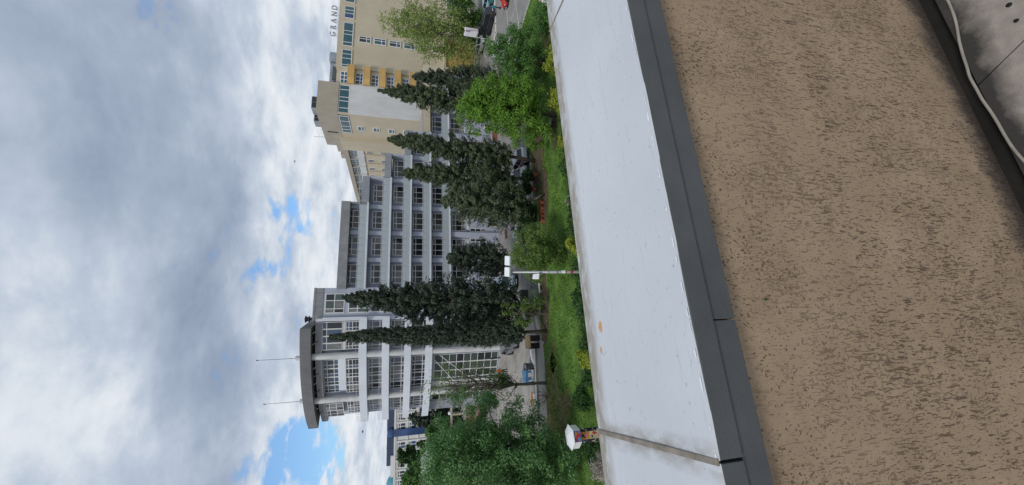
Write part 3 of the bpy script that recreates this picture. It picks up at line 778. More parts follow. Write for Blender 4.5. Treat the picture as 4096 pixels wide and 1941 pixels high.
for (s_, hgt) in ((-16.4, 4.1), (-21.9, 4.0)):
    w_ = MB(); w_.lathe([(.28, 26.2), (.28, 26.75), (.1, 26.82)], (s_, .9 if s_ > -18 else 5.2, 0), 12); b = tow.put(w_, 'antenna_base', 'column_white')
    w_ = MB(); y_ = .9 if s_ > -18 else 5.2; w_.tube([(s_, y_, 26.8), (s_, y_, 26.8 + hgt)], [.03, .02], 6); w_.lathe([(.02, 26.8 + hgt - .1), (.06, 26.8 + hgt), (.05, 26.8 + hgt + .18), (.01, 26.8 + hgt + .22)], (s_, y_, 0), 8); tow.put(w_, 'antenna', 'dark_metal')
w_ = MB(); w_.lathe([(.22, 25.05), (.22, 25.5), (.42, 25.55), (.42, 25.62), (.3, 25.66), (.3, 25.9), (.44, 25.95), (.44, 26.05), (.1, 26.15)], (-11.6, 1.2, 0), 10); tow.put(w_, 'roof_vent', 'dark_metal')

# ================================================================== hotel
HN, HS = 17.8, 28.7
hot = BB('grand_hotel', 'tall tan slab building with teal windows, ochre box balconies and roof letters', 'building', HS, HN)
PT = ['pane_teal', 'pane_teal', 'pane_teal', 'pane_deepblue']
# main slab right of the corner block; front at HN+.6 so the corner block stands proud
F1 = HN + .35
hot.put(MB().box(39.4, 75, F1, 40, 0, 27.5), 'front_wall', 'hotel_tan')
hot.put(MB().box(35.42, 39.39, F1 + .35, 39.9, 0, 27.3), 'recess_wall', 'hotel_tan')
hot.put(MB().box(HS, 35.4, HN, 31, 11.2, 24.5), 'corner_wall', 'hotel_grey')
hot.put(MB().box(HS + .01, 35.39, HN + .01, 30.99, 0, 11.19), 'corner_base', 'hotel_grey')
hot.put(MB().box(HS - .02, 35.42, HN - .02, 31.02, 26.56, 30.35), 'roof_block', 'hotel_top')
hot.put(MB().box(HS + .2, 35.2, HN + .2, 30.9, 24.5, 26.56), 'window_storey', 'hotel_tan')
hot.put(MB().box(HS - .03, HS, HN + .02, 31, 0, 24.49), 'side_wall', 'hotel_tan')
for (a, b) in ((HS, HS + .3), (35.15, 35.4)): hot.put(MB().box(a, b, HN - .01, HN + .3, 24.5, 26.56), 'corner_post', 'hotel_tan')
hot.put(MB().box(HS - .02, HS + .28, 24.9, 30.98, 24.5, 26.56), 'corner_post', 'hotel_tan')
hot.win(28.98, HN + .12, 24.58, 6.15, 1.9, (.17, .42, .56, .83), (), panes='pane_teal', fr=.12)
# left flank windows (rotated to face -s)
def flank(n0, n1, z, h, cols, rows, s=HS - .12, **k):
    window(hot.e, s - HS, n1 - HN, z, n1 - n0, h, cols, rows, ang=-math.pi / 2, **k)
flank(18.5, 24.8, 24.6, 1.85, (.2, .4, .7), (), panes='pane_teal', fr=.12)
for z in (22.0, 19.0, 15.95, 12.9): flank(21.9, 23.6, z, 1.35, (), (.42,), panes='pane_teal', fr=.14)
hot.put(MB().box(HS - .1, HS - .031, 25.0, 25.35, 27.4, 29.4), 'vent_slot', 'dark_metal')
hot.put(MB().box(HS - 1.0, HS - .031, 26.9, 31.0, 0, 27.1), 'stair_pilaster', 'hotel_tan')
# long rear wing
hot.put(MB().box(HS + .3, 44, 31.05, 70, 0, 25.9), 'wing_wall', 'hotel_cream')
hot.put(MB().box(HS - .5, 44.2, 31.06, 70.1, 26.2, 27.2), 'wing_roof', 'hotel_top')
hot.put(MB().box(HS - .1, HS + .29, 31.03, 32.4, 0, 24.0), 'ochre_pilaster', 'ochre')
for i in range(8):
    n0 = 32.6 + i * 4.6
    flank(n0, n0 + 3.9, 24.35, 1.75, (.25, .5, .75), (.5,), s=HS + .22, panes='pane_teal', fr=.12)
    hot.put(MB().box(HS + .1, HS + .296, n0 - .6, n0 + 4.2, 23.0, 24.3), 'spandrel', 'hotel_grey')
    for k in range(3):
        flank(n0 + .3, n0 + 1.9, 20.9 - 3 * k, 1.5, (.5,), (), s=HS + .22, panes='pane_dark', fr=.1)
    hot.put(MB().tube([(HS + .1, n0 + 2.4, 10), (HS + .1, n0 + 2.4, 23)], .14, 6), 'wall_rib', 'hotel_tan')
    hot.put(MB().tube([(HS - .45, n0 + 4.1, 26.2), (HS + .1, n0 + 4.6, 24.4)], .06, 5), 'brace', 'white_frame')
# window strips below the roof and the stair window column
for (a, b, c) in ((39.35, 43.5, (.14, .5, .75)), (44.4, 50.3, (.15, .47, .62, .95)), (51.2, 54.2, (.4, .68)), (55.2, 60.5, (.3, .6)), (61.5, 66, (.3, .6))):
    hot.put(MB().box(a - .12, b + .12, F1 - .13, F1 - .001, 24.48, 24.58), 'window_sill', 'hotel_cream')
    hot.put(MB().box(a - .1, b + .1, F1 - .11, F1 - .002, 26.5, 26.6), 'window_lintel', 'hotel_cream')
    hot.win(a, F1 - .1, 24.6, b - a, 1.88, c, (), panes=PT, fr=.1)
for k in range(6):
    hot.win(45.75, F1 - .1, 21.1 - 2.98 * k, 1.5, 2.35, (.62,), (.36,), panes=['pane_deepblue', 'pane_dark', 'pane_teal'], fr=.11)
    hot.put(MB().box(45.6, 47.4, F1 - .13, F1 - .002, 20.98 - 2.98 * k, 21.08 - 2.98 * k), 'window_sill', 'hotel_cream')
# ochre box balconies with square windows between
for k in range(8):
    zt = 25.15 - 2.98 * k
    b = MB(); b.prism([(35.5, F1 + .9), (35.5, F1 - .55), (36.6, F1 - .95), (39.5, F1 - .95), (39.5, F1 - .001), (39.38, F1 + .9)], zt - 1.28, zt - .05)
    o = hot.put(b, 'box_balcony', 'ochre'); hot.put(MB().prism([(35.46, F1 + .89), (35.46, F1 - .6), (36.6, F1 - 1.0), (39.55, F1 - 1.0), (39.55, F1 - .002), (39.37, F1 + .89)], zt - .048, zt + .02), 'balcony_cap', 'bg_white')
    hot.win(36.0, F1 + .29, zt - 2.85, 2.6, 1.5, (.33, .66), (.38,), panes=['pane_teal', 'pane_deepblue', 'pane_dark'], fr=.12)
hot.win(35.9, F1 + .29, 25.1, 2.7, 1.45, (.33, .66), (.5,), panes=['pane_teal', 'pane_deepblue'], fr=.12)
# ground floor: ochre porch, teal shopfront
hot.put(MB().prism([(40.2, F1 - .05), (40.2, F1 - 1.2), (41.5, F1 - 2.4), (46.5, F1 - 2.4), (49.8, F1 - .05)], 0, 5.9), 'porch', 'ochre')
hot.put(MB().box(39.9, 50.0, F1 - 2.7, F1 - .06, 5.92, 6.3), 'porch_roof', 'hotel_cream')
hot.win(56, F1 - .1, .6, 9, 4.8, (.2, .4, .6, .8), (.33, .66), panes='pane_teal', fr=.14)
hot.put(MB().box(38.0, 40.1, F1 - .8, F1 - .01, 0, 3.6), 'entrance_panel', 'bg_white')
hot.put(MB().box(37.2, 40.15, F1 - .9, F1 - .02, 3.65, 4.3), 'entrance_sign', 'dark_metal')
# roof plant
b = MB(); b.prism([(41.2, 19.2), (43.5, 19.2), (43.5, 22), (41.2, 22)], 27.5, 29.0); hot.put(b, 'roof_duct', 'duct', bevel=.3)
b = MB(); b.box(36.3, 41.0, 19.4, 21.2, 27.5, 28.75); hot.put(b, 'roof_duct', 'duct', bevel=.2)
b = MB(); b.box(37.0, 40.0, 19.2, 19.39, 27.6, 28.2); hot.put(b, 'duct_grille', 'louver')
hot.put(MB().add([(35.6, 19, 27.5), (36.5, 19, 27.5), (36.2, 19.3, 29.3)], [(0, 1, 2)]).box(35.9, 36.1, 19, 19.1, 27.5, 28.1), 'roof_mast', 'dark_metal')
for (a, b_, n0, n1) in ((30.0, 32.6, 19, 21.4), (28.95, 30.6, 22.0, 24.2)):
    c = hot.put(MB().box(a, b_, n0, n1, 30.36, 31.5), 'cooling_unit', 'roof_sheet', bevel=.08)
    hot.put(MB().box(a + .1, (a + b_) / 2 - .05, n0 - .03, n0 + .01, 30.5, 31.4), 'fan_grille', 'dark_metal')
    hot.put(MB().box((a + b_) / 2 + .05, b_ - .1, n0 - .03, n0 + .01, 30.5, 31.4), 'fan_grille', 'dark_metal')
b = MB()
for n_ in (25, 26.5, 28): b.tube([(HS + .2, n_, 30.3), (HS + .2, n_, 31.4)], .03, 5)
for z in (30.8, 31.4): b.tube([(HS + .2, 25, z), (HS + .2, 28, z)], .025, 5)
hot.put(b, 'roof_railing', 'white_frame')
hot.put(MB().tube([(HS + .4, 28.6, 30.3), (HS + .4, 28.6, 32.6)], .03, 5), 'antenna', 'dark_metal')
hot.put(MB().box(HS + .5, 33, 31.4, 35, 27.2, 28.6), 'roof_hut', 'hotel_top')
hot.put(MB().box(HS + .3, 32, 36, 38, 27.2, 28.2), 'roof_hut', 'hotel_top')
lg = {}
for ch, s_ in zip('GRAND', (46.9, 48.55, 50.15, 51.85, 53.4)):
    me = text_mesh(ch, 1.55, .09, Mt('grey_letter'))
    o = link('letter', me, hot.e, (s_ - HS, F1 + .1 - HN, 27.95), (math.pi / 2, 0, 0))
    b = MB()
    for dx in (-.35, .35): b.tube([(s_ + dx, F1 + .1, 27.4), (s_ + dx * .6, F1 + .1, 28.05)], .03, 4); b.tube([(s_ + dx, F1 + .9, 27.4), (s_ + dx * .6, F1 + .14, 28.3)], .025, 4)
    hot.put(b, 'letter_frame', 'dark_metal')

# ================================================================== far building on the left
bgX = -72.0
far = thing('far_office_building', 'distant white framed office building with blue glass stripe and dark mansard roof', 'building', (bgX, 115, 0), math.radians(3))
MB().box(0, 30, 0, 18, -1, 14.6).build('wall', Mt('bg_white'), far)
MB().box(-.3, 30.3, -.35, 18.3, 14.62, 15.1).build('cornice', Mt('bg_white'), far)
MB().prism([(9.3, .4), (30.2, .4), (30.2, 17), (9.3, 17)], 15.1, 17.0).build('roof', Mt('bg_roof'), far)
b = MB(); b.side([(9.0, 15.1), (14, 17.05), (14, 15.1)], .35, 17); b.build('roof_slope', Mt('bg_roof'), far)
b = MB(); b.box(6.5, 12.2, -.36, .3, 15.1, 15.9); b.build('gable', Mt('bg_white'), far)
MB().box(17.4, 19.3, -.5, -.02, 0, 15.6).build('glass_stripe', Mt('pane_deepblue'), far)
MB().lathe([(1.5, 15.6), (1.4, 16.2), (.9, 16.8), (.1, 17.0)], (18.3, .4, 0), 12).build('glass_cap', Mt('pane_deepblue'), far)
for r in range(5):
    for c in range(11):
        x = .8 + c * 2.6
        if 16.4 < x + 1 < 20: continue
        window(far, x, -.08, 11.9 - r * 2.9, 1.9, 2.1, (.5,), (.72,), panes=['pane_deepblue', 'pane_dark', 'pane_dark'], fr=.16)
for c in range(12): MB().box(.3 + c * 2.6 - .16, .3 + c * 2.6 + .16, -.28, -.001, 0, 14.6).build('pilaster', Mt('bg_white'), far)
for r in range(5): MB().box(0, 30, -.2, -.003, 14.25 - r * 2.9, 14.55 - r * 2.9).build('string_course', Mt('bg_white'), far)
dm = thing('domed_tower', 'small round tower with a teal dome beyond the far white building', 'tower', (-87.5, 150, -1.2))
MB().lathe([(3.4, 0), (3.4, 14.6), (3.7, 14.7), (3.7, 15.1), (3.3, 15.15)], (0, 0, 0), 20).build('drum', Mt('bg_white'), dm)
MB().lathe([(3.3, 15.1), (3.1, 16.4), (2.5, 17.6), (1.5, 18.4), (.2, 18.8)], (0, 0, 0), 20).build('dome', Mt('dome_teal'), dm, smooth=True)
for k in range(10):
    a = 2 * math.pi * k / 10
    MB().box(-.35, .35, -.06, .06, 10.5, 13.4).build('window', Mt('pane_dark'), dm).matrix_local = Matrix.Translation((3.38 * math.cos(a), 3.38 * math.sin(a), 0)) @ Matrix.Rotation(a + math.pi / 2, 4, 'Z')
# low villa with cream gable seen through the trees
vg = at(1660, 1895, 70)
vil = thing('cream_villa', 'small cream villa with white gable among the trees', 'house', (vg.x, 70, 0), math.radians(10))
MB().box(-2.2, 2.2, 0, 6, 0, 8.6).build('wall', Mt('hotel_cream'), vil)
MB().side([(-2.6, 8.6), (2.6, 8.6), (0, 10.1)], .1, 6.3).build('roof', Mt('wood_grey'), vil)
MB().side([(-2.7, 8.62), (-2.3, 8.62), (0, 10.0), (2.3, 8.62), (2.7, 8.62), (0, 10.3)], -.12, .09).build('gable_trim', Mt('bg_white'), vil)
for x in (-1.7, .4):
    for z in (1.2, 4.2, 6.6): window(vil, x, -.06, z, 1.2, 1.5, (.5,), (), panes='pane_dark', fr=.12)
MB().box(-2.6, 2.6, -.3, -.01, 8.3, 8.6).build('cornice', Mt('bg_white'), vil)
# garden wall with openings and globe lamps left of the tower
gw = thing('pergola_wall', 'low tan garden wall with square openings beside the tower', 'wall', tuple(at(1840, 1700, 66).xy) + (0,), math.radians(15))
b = MB(); b.box(-9, 9, 0, .35, 0, 3.3); b.build('base_wall', mat('tan_wall', (.42, .28, .19), .85, .12, 1.5), gw)
for i in range(9): MB().box(-9 + i * 2.1, -8.7 + i * 2.1, .05, .3, 3.3, 5.6).build('post', Mt('hotel_cream'), gw)
MB().box(-9.1, 9.1, -.05, .4, 5.61, 5.9).build('beam', Mt('hotel_cream'), gw)
for i, (x, y, lb) in enumerate(((1806, 1652, 'white globe lamp on thin pole beside the tower end wall'), (1805, 1735, 'white globe lamp on thin pole in front of the tan garden wall'))):
    p = at(x, y, 62.5 + i)
    t_ = thing('globe_lamp', lb, 'lamp', (p.x, p.y, 0), group='globe lamps by the garden wall')
    MB().tube([(0, 0, 0), (0, 0, p.z)], .05, 6).build('pole', Mt('lamp_grey'), t_)
    MB().lathe([(.08, p.z - .05), (.25, p.z + .1), (.3, p.z + .28), (.22, p.z + .47), (.05, p.z + .55)], (0, 0, 0), 12).build('globe', Mt('lamp_white'), t_, smooth=True)

# ================================================================== vegetation
def quads_mesh(name, V, m):
    """V: (n,4,3) array of separate quads"""
    n = len(V); me = bpy.data.meshes.new(name)
    me.vertices.add(n * 4); me.vertices.foreach_set('co', V.reshape(-1).astype(np.float32))
    me.loops.add(n * 4); me.loops.foreach_set('vertex_index', np.arange(n * 4, dtype=np.int32))
    me.polygons.add(n); me.polygons.foreach_set('loop_start', np.arange(0, n * 4, 4, dtype=np.int32))
    me.update(calc_edges=True); me.materials.append(m); me.validate(); return me
def unit(a): return a / np.maximum(np.linalg.norm(a, axis=1, keepdims=True), 1e-6)
def leaves(P, nrm, size, aspect=.55, along=None):
    """leaf-shaped rhombs at P, facing about nrm; along = preferred leaf axis"""
    n = len(P); nrm = unit(nrm)
    r = nr.normal(size=(n, 3)) if along is None else along + nr.normal(scale=.35, size=(n, 3))
    a = unit(r - nrm * (r * nrm).sum(1, keepdims=True)); b = np.cross(nrm, a)
    s = size[:, None] if np.ndim(size) else size
    w = s * aspect * .5
    V = np.empty((n, 4, 3)); V[:, 0] = P - a * s * .5; V[:, 1] = P + b * w + a * s * .05; V[:, 2] = P + a * s * .5 + nrm * s * -.12; V[:, 3] = P - b * w + a * s * .05
    return V
def rand_dir(n): return unit(nr.normal(size=(n, 3)))
def clump_leaves(cent, rad, per, size, up=.5, flat=.8):
    """leaves spread over the outer part of each ball-shaped twig clump"""
    k = len(cent); C = np.repeat(cent, per, axis=0); Rr = np.repeat(rad, per)
    d = rand_dir(k * per); d[:, 2] *= flat
    P = C + d * (Rr * nr.uniform(.45, 1.08, k * per) )[:, None]
    nn = d + np.array([0, 0, up]) + nr.normal(scale=.55, size=(k * per, 3))
    return leaves(P, nn, size * nr.uniform(.65, 1.35, k * per))
def limb(mb, a, b, r0, r1, wob=.12, k=5, seg=4):
    a, b = Vector(a), Vector(b); L_ = (b - a).length; pts = []; rs = []
    for i in range(seg + 1):
        t_ = i / seg; p = a.lerp(b, t_)
        if 0 < i < seg: p += Vector((rng.uniform(-1, 1), rng.uniform(-1, 1), rng.uniform(-.3, .6))) * wob * L_ * .5
        pts.append(p); rs.append(r0 + (r1 - r0) * t_)
    mb.tube(pts, rs, k); return pts
def crown_box(base, x0, x1, y0, y1):
    """crown centre and half sizes from a picture rectangle at the tree's own distance"""
    Y = base.y; c = at((x0 + x1) / 2, (y0 + y1) / 2, Y)
    rx = abs(at((x0 + x1) / 2, y0, Y).x - at((x0 + x1) / 2, y1, Y).x) / 2
    rz = abs(at(x0, (y0 + y1) / 2, Y).z - at(x1, (y0 + y1) / 2, Y).z) / 2
    return c, rx, rz
def broadleaf(name, label, base, box, mt, nclump, per, leaf, trunk_r=.16, bark='bark', crad=.24, cat='tree', up=.5, fill=.45, droop=0.0, ry=None, limbs=14, group=None, taper=0.0, lobes=11):
    c, rx, rz = crown_box(base, *box); ry = ry or rx * .9
    root = thing(name, label, cat, (base.x, base.y, 0.0), group=group)
    ctr = np.array([c.x - base.x, 0.0, c.z])
    # several limbs' worth of lobes, each carrying its own twig clumps
    nl = lobes; ld = rand_dir(nl); ld[:, 2] = ld[:, 2] * .9 + .05
    lc = ld * nr.uniform(.35, .72, (nl, 1)); lr = nr.uniform(.26, .48, nl)
    k = nr.choice(nl, nclump, p=lr ** 2 / (lr ** 2).sum())
    d = rand_dir(nclump); cent = lc[k] + d * (lr[k] * nr.uniform(fill, 1, nclump) ** .5)[:, None]
    if taper: cent[:, :2] *= (1 - taper * np.clip(cent[:, 2:3], -.4, 1))
    lo, hi = np.percentile(cent, 1.5, axis=0), np.percentile(cent, 98.5, axis=0)
    cent = np.clip((cent - lo) / (hi - lo) * 2 - 1, -1.08, 1.08)
    cent = cent * np.array([rx, ry, rz]) * (1 - crad * .6) + ctr
    rad = nr.uniform(.6, 1.25, nclump) * crad * (rx * ry * rz) ** (1 / 3)
    cent[:, 2] = np.maximum(cent[:, 2], .35 + rad * .3)
    V = clump_leaves(cent, rad, per, leaf, up=up, flat=.8)
    if droop:
        V[:, :, 2] -= droop * nr.uniform(0, 1, (len(V), 1)) ** 2
    link('crown', quads_mesh('crown', V, Mt(mt)), root)
    mb = MB(); top = Vector((ctr[0], 0, ctr[2] + rz * .45)); low = Vector((ctr[0] * .25, 0, max(.5, ctr[2] - rz * .75)))
    tp = limb(mb, (0, 0, -.1), low, trunk_r, trunk_r * .8, .05, 8, 4); tp += limb(mb, low, top, trunk_r * .8, trunk_r * .25, .12, 7, 6)[1:]
    idx = nr.choice(nclump, min(limbs, nclump), replace=False)
    for i in idx:
        q = Vector(cent[i]); s_ = tp[min(len(tp) - 1, 3 + int(rng.random() * (len(tp) - 4)))]
        if s_.z > q.z + .4 * rz: s_ = tp[3]
        limb(mb, s_, q, trunk_r * .38, trunk_r * .07, .14, 5, 4)
    mb.build('trunk', Mt(bark), root, smooth=True); return root
def conifer(name, label, base, box, mt, nbr, per, leaf, trunk_r=.22, prof=None, lean=None, low=.5, apexes=None, bark='bark', up=.55, group=None, rag=.25, ryf=1.0):
    """branches sweep up and out from the trunk; foliage sits in tufts along their outer half"""
    nbr = int(nbr * 1.9); per = int(per * .9); leaf *= .78
    x0, x1, y0, y1 = box; Y = base.y
    top = at(x0, (lean if lean is not None else (y0 + y1) / 2), Y); bot = at(x1, (y0 + y1) / 2, Y)
    c, rx, rz = crown_box(base, *box)
    root = thing(name, label, 'tree', (base.x, base.y, 0), group=group)
    zt, zl = top.z, max(bot.z, low)
    axt = np.array([top.x - base.x, 0, zt]); axb = np.array([c.x - base.x, 0, zl])
    prof = prof or (lambda t_: (1 - t_) ** .75 * (.55 + .45 * min(1, t_ * 6)))
    t_ = nr.uniform(0, 1, nbr) ** .95; ph = nr.uniform(0, 2 * math.pi, nbr)
    base_p = axb + (axt - axb) * t_[:, None]
    R_ = np.array([prof(q) for q in t_]) * rx
    lump = 1 + rag * np.sin(ph * 3 + t_ * 17 + 1.3) * .6 + nr.uniform(-rag, rag, nbr) * 1.25
    Ln = np.maximum(R_ * lump, .12)
    dirv = np.stack([np.cos(ph), np.sin(ph) * ryf, np.full(nbr, up) + nr.uniform(-.2, .25, nbr)], 1)
    tips = base_p + dirv * Ln[:, None]
    tips[:, 2] = np.minimum(tips[:, 2], zt)
    f = nr.uniform(.35, 1.04, (nbr, per)) ** .8
    P = base_p[:, None, :] + (tips - base_p)[:, None, :] * f[:, :, None]
    tr = (.05 + .14 * np.sqrt(Ln))[:, None, None] * (1.15 - .6 * (f[:, :, None] - .35))
    off = rand_dir(nbr * per).reshape(nbr, per, 3)
    P = (P + off * tr).reshape(-1, 3)
    al = np.repeat(unit(dirv), per, axis=0) + np.array([0, 0, .5]); nn = off.reshape(-1, 3) + np.repeat(dirv, per, axis=0) * .3 + np.array([0, 0, .3])
    # fine leading shoot
    k = 60; tt_ = nr.uniform(.86, 1.0, k); Pl = axb + (axt - axb) * tt_[:, None] + nr.normal(scale=.06, size=(k, 3)) * (1.3 - tt_[:, None]) * 4
    P = np.concatenate([P, Pl]); al = np.concatenate([al, np.tile([0, 0, 1.], (k, 1))]); nn = np.concatenate([nn, rand_dir(k)])
    V = leaves(P, nn, leaf * nr.uniform(.6, 1.4, len(P)), .42, along=al)
    link('crown', quads_mesh('crown', V, Mt(mt)), root)
    mb = MB()
    mb.tube([(0, 0, -.1), (axb[0] * .5, 0, zl * .5), tuple(axb + (axt - axb) * .1), tuple(axb + (axt - axb) * .55), tuple(axb + (axt - axb) * .97)], [trunk_r * 1.15, trunk_r, trunk_r * .9, trunk_r * .45, .03], 8)
    for i in nr.choice(nbr, min(40, nbr), replace=False): mb.tube([tuple(base_p[i]), tuple(base_p[i] * .3 + tips[i] * .7)], [trunk_r * .22, .02], 4)
    mb.build('trunk', Mt(bark), root, smooth=True); return root

# --- dark cypresses and cedars in front of the buildings
full = lambda t_: (1 - t_) ** .62 * (.72 + .28 * min(1, t_ * 4))
col_ = lambda t_: (1 - t_ ** 2.2) ** .9 * (.75 + .25 * min(1, t_ * 5))
conifer('cypress_tree', 'tall dark pointed cypress in front of the grey and tan hotel wall', gz(2085, 400), (1513, 2070, 292, 492), 'leaf_conifer', 330, 60, .34, .25, prof=lambda t_: (1 - t_) ** .9 * (.8 + .2 * min(1, t_ * 4)), lean=362, rag=.3)
conifer('cypress_tree', 'shorter blackish cypress standing against the ochre box balconies', gz(2060, 305), (1650, 2040, 248, 362), 'leaf_conifer_dark', 240, 55, .34, .2, prof=full, lean=306, rag=.32)
conifer('cypress_tree', 'dark ragged cypress above the striped white car', gz(2143, 646), (1552, 2052, 545, 668), 'leaf_conifer', 300, 58, .33, .2, prof=full, lean=556, rag=.36)
conifer('cypress_tree', 'dark cypress in front of the stepped balcony ends', gz(2138, 716), (1608, 2072, 628, 775), 'leaf_conifer', 280, 58, .33, .2, prof=full, lean=690, rag=.33)
conifer('cypress_tree', 'broad dark conifer with pale forked trunk above the flower pots', gz(2181, 774), (1765, 2108, 705, 905), 'leaf_conifer', 330, 62, .30, .16, prof=lambda t_: (1 - t_ ** 1.7) ** .8 * (.7 + .3 * min(1, t_ * 3)), lean=800, rag=.34, bark='bark_pale', up=.35)
conifer('cypress_tree', 'small dark conifer behind the street lamp heads', gz(2120, 1062), (1788, 2050, 965, 1118), 'leaf_conifer_dark', 240, 58, .30, .16, prof=lambda t_: (1 - t_ ** 1.6) ** .8 * (.7 + .3 * min(1, t_ * 3)), lean=1030, rag=.36)
conifer('cypress_tree', 'broad tall dark cypress in front of the tower windows', gz(2150, 1240), (1372, 2105, 1112, 1345), 'leaf_conifer_dark', 430, 66, .36, .28, prof=lambda t_: (1 - t_) ** .72 * (.8 + .2 * min(1, t_ * 4)), lean=1190, rag=.32)
conifer('cypress_tree', 'slender columnar dark cypress, tallest against the curved tower', gz(2190, 1324), (1320, 2110, 1292, 1402), 'leaf_conifer_dark', 520, 56, .26, .17, prof=lambda t_: (1 - t_) ** .55 * (.85 + .15 * min(1, t_ * 4)), lean=1348, rag=.14, up=.9)
nb = at(1850, 1690, 72)
conifer('cypress_tree', 'black spreading cedar between the tower and the garden wall', Vector((nb.x, 72, 0)), (1632, 1850, 1636, 1762), 'leaf_conifer_dark', 240, 60, .5, .25, prof=full, lean=1668, rag=.3, up=.1)
# --- broadleaf trees
broadleaf('maple_tree', 'fresh bright green broad tree beside the slatted bench', gz(2226, 463), (1842, 2205, 302, 572), 'leaf_bright', 240, 165, .18, .2, crad=.19, limbs=30, lobes=13)
broadleaf('lime_tree', 'mid green leafy tree with twin trunk by the white cars', gz(2193, 257), (1945, 2190, 118, 335), 'leaf_mid', 130, 150, .17, .14, crad=.2, fill=.4, limbs=24)
broadleaf('birch_tree', 'pale green open crowned birch in front of the tan hotel wall', gz(1935, 112), (1530, 1915, -18, 262), 'leaf_birch', 300, 48, .36, .24, bark='bark_pale', crad=.13, fill=.3, droop=2.2, limbs=46, taper=.45, lobes=26)
broadleaf('ash_tree', 'low dark green tree under the birch beside the black car', gz(1928, 60), (1785, 1945, -20, 165), 'leaf_mid', 100, 80, .34, .2, crad=.26)
broadleaf('bushy_tree', 'bushy light green tree behind the street lamp pole', gz(2268, 1000), (2055, 2262, 895, 1118), 'leaf_fresh', 130, 120, .155, .1, crad=.24, fill=.35, limbs=30)
broadleaf('young_tree', 'young thin tree with pale green leaves on the bare soil strip', gz(2196, 1257), (2008, 2172, 1188, 1312), 'leaf_fresh', 70, 40, .18, .07, bark='bark_pale', crad=.2, fill=.2, limbs=30)
broadleaf('ash_tree', 'large green ash tree behind the poster covered pillar', gz(2292, 1765), (1705, 2262, 1602, 2060), 'leaf_ash', 560, 150, .175, .26, crad=.16, fill=.42, limbs=44, lobes=32)
broadleaf('ash_tree', 'green tree low at the street edge left of the poster pillar', gz(2225, 1900), (2030, 2205, 1840, 2010), 'leaf_mid', 80, 80, .22, .12, crad=.26)
lt = broadleaf('sparse_tree', 'nearly bare tall tree with ivy clump in front of the glazed hall', gz(2186, 1533), (1690, 2080, 1430, 1650), 'leaf_fresh', 230, 9, .17, .17, bark='bark_pale', crad=.15, fill=.15, limbs=75, lobes=24)
ivy = at(2010, 1530, gz(2186, 1533).y); ib = gz(2186, 1533)
ic = np.array([[ivy.x - ib.x + dx, dy, ivy.z + dz] for dx, dy, dz in ((0, 0, 0), (.5, .1, .35), (-.3, .2, .5), (.25, -.2, -.4), (.6, 0, -.1))])
link('ivy_clump', quads_mesh('ivy_clump', clump_leaves(ic, np.full(5, .55), 220, .17), Mt('leaf_hedge')), lt)
# background trees
for (x, y, Y, box, mt, nm, lb) in (
        (1800, 1830, 95, (1588, 1712, 1775, 1870), 'leaf_hedge', 'oak_tree', 'dark round tree in front of the far white building'),
        (1800, 1930, 88, (1605, 1730, 1862, 1990), 'leaf_mid', 'oak_tree', 'light green tree below the teal dome'),
        (1850, 1905, 62, (1690, 1860, 1840, 1990), 'leaf_conifer', 'yew_tree', 'dark green tree in front of the cream villa'),
        (1850, 1760, 66, (1700, 1830, 1700, 1790), 'leaf_mid', 'plane_tree', 'green tree rising above the tan garden wall')):
    p = at(x, y, Y)
    broadleaf(nm, lb, Vector((p.x, Y, 0)), box, mt, 90, 75, .55, .25, crad=.27)
# --- yellow-green shrubs close under the terrace
def shrub(name, label, x, y, h, w, mt, n=40, per=60, leaf=.16, group=None):
    g = gz(x, y, h * .8)
    root = thing(name, label, 'shrub', (g.x, g.y, .05), group=group)
    d = rand_dir(n); d[:, 2] = np.abs(d[:, 2]); cent = d * nr.uniform(.35, 1, (n, 1)) * np.array([w * .42, w * .42, h * .85]) + np.array([0, 0, h * .08])
    link('foliage', quads_mesh('foliage', clump_leaves(cent, np.full(n, w * .17), per, leaf, up=.8), Mt(mt)), root)
    mb = MB()
    for i in range(0, n, 4): limb(mb, (rng.uniform(-.1, .1), rng.uniform(-.1, .1), -.1), cent[i], .03, .008, .1, 5, 3)
    mb.build('stems', Mt('bark'), root); return root
shrub('golden_shrub', 'golden green shrub under the lime tree by the parapet', 2178, 240, 2.4, 3.0, 'leaf_yellow', leaf=.2)
shrub('golden_shrub', 'golden green shrub beside the maple trunk at the parapet edge', 2208, 395, 2.4, 3.0, 'leaf_yellow', leaf=.2)
shrub('golden_shrub', 'golden green shrub right of the lamp pole at the parapet edge', 2278, 975, 2.2, 1.9, 'leaf_yellow', leaf=.2)
shrub('golden_shrub', 'golden green shrub on the hedge in front of the open lawn', 2320, 1440, 2.0, 1.9, 'leaf_yellow', leaf=.2)
shrub('golden_shrub', 'small golden shrub tip just left of the bench', 2236, 562, 1.6, 1.2, 'leaf_yellow', leaf=.18)
shrub('lilac_shrub', 'shrub with pale blossom low beside the poster pillar', 2370, 1880, 2.0, 2.4, 'blossom', leaf=.12)
shrub('green_shrub', 'dense green shrub at the lawn edge beside the blond person', 2140, 45, 2.2, 4.6, 'leaf_mid', n=60, leaf=.2)
shrub('green_shrub', 'green shrub in front of the dry grass below the poster pillar', 2330, 1800, 1.5, 2.6, 'leaf_hedge', n=50)
shrub('green_shrub', 'green shrub between the ivy tree and the parapet', 2300, 1600, 1.2, 2.4, 'leaf_hedge', n=50)
shrub('rose_bush', 'small pinkish rose bush with yellow flowers on the hedge', 2258, 800, 1.1, 1.2, 'blossom', n=16, per=30, leaf=.12)
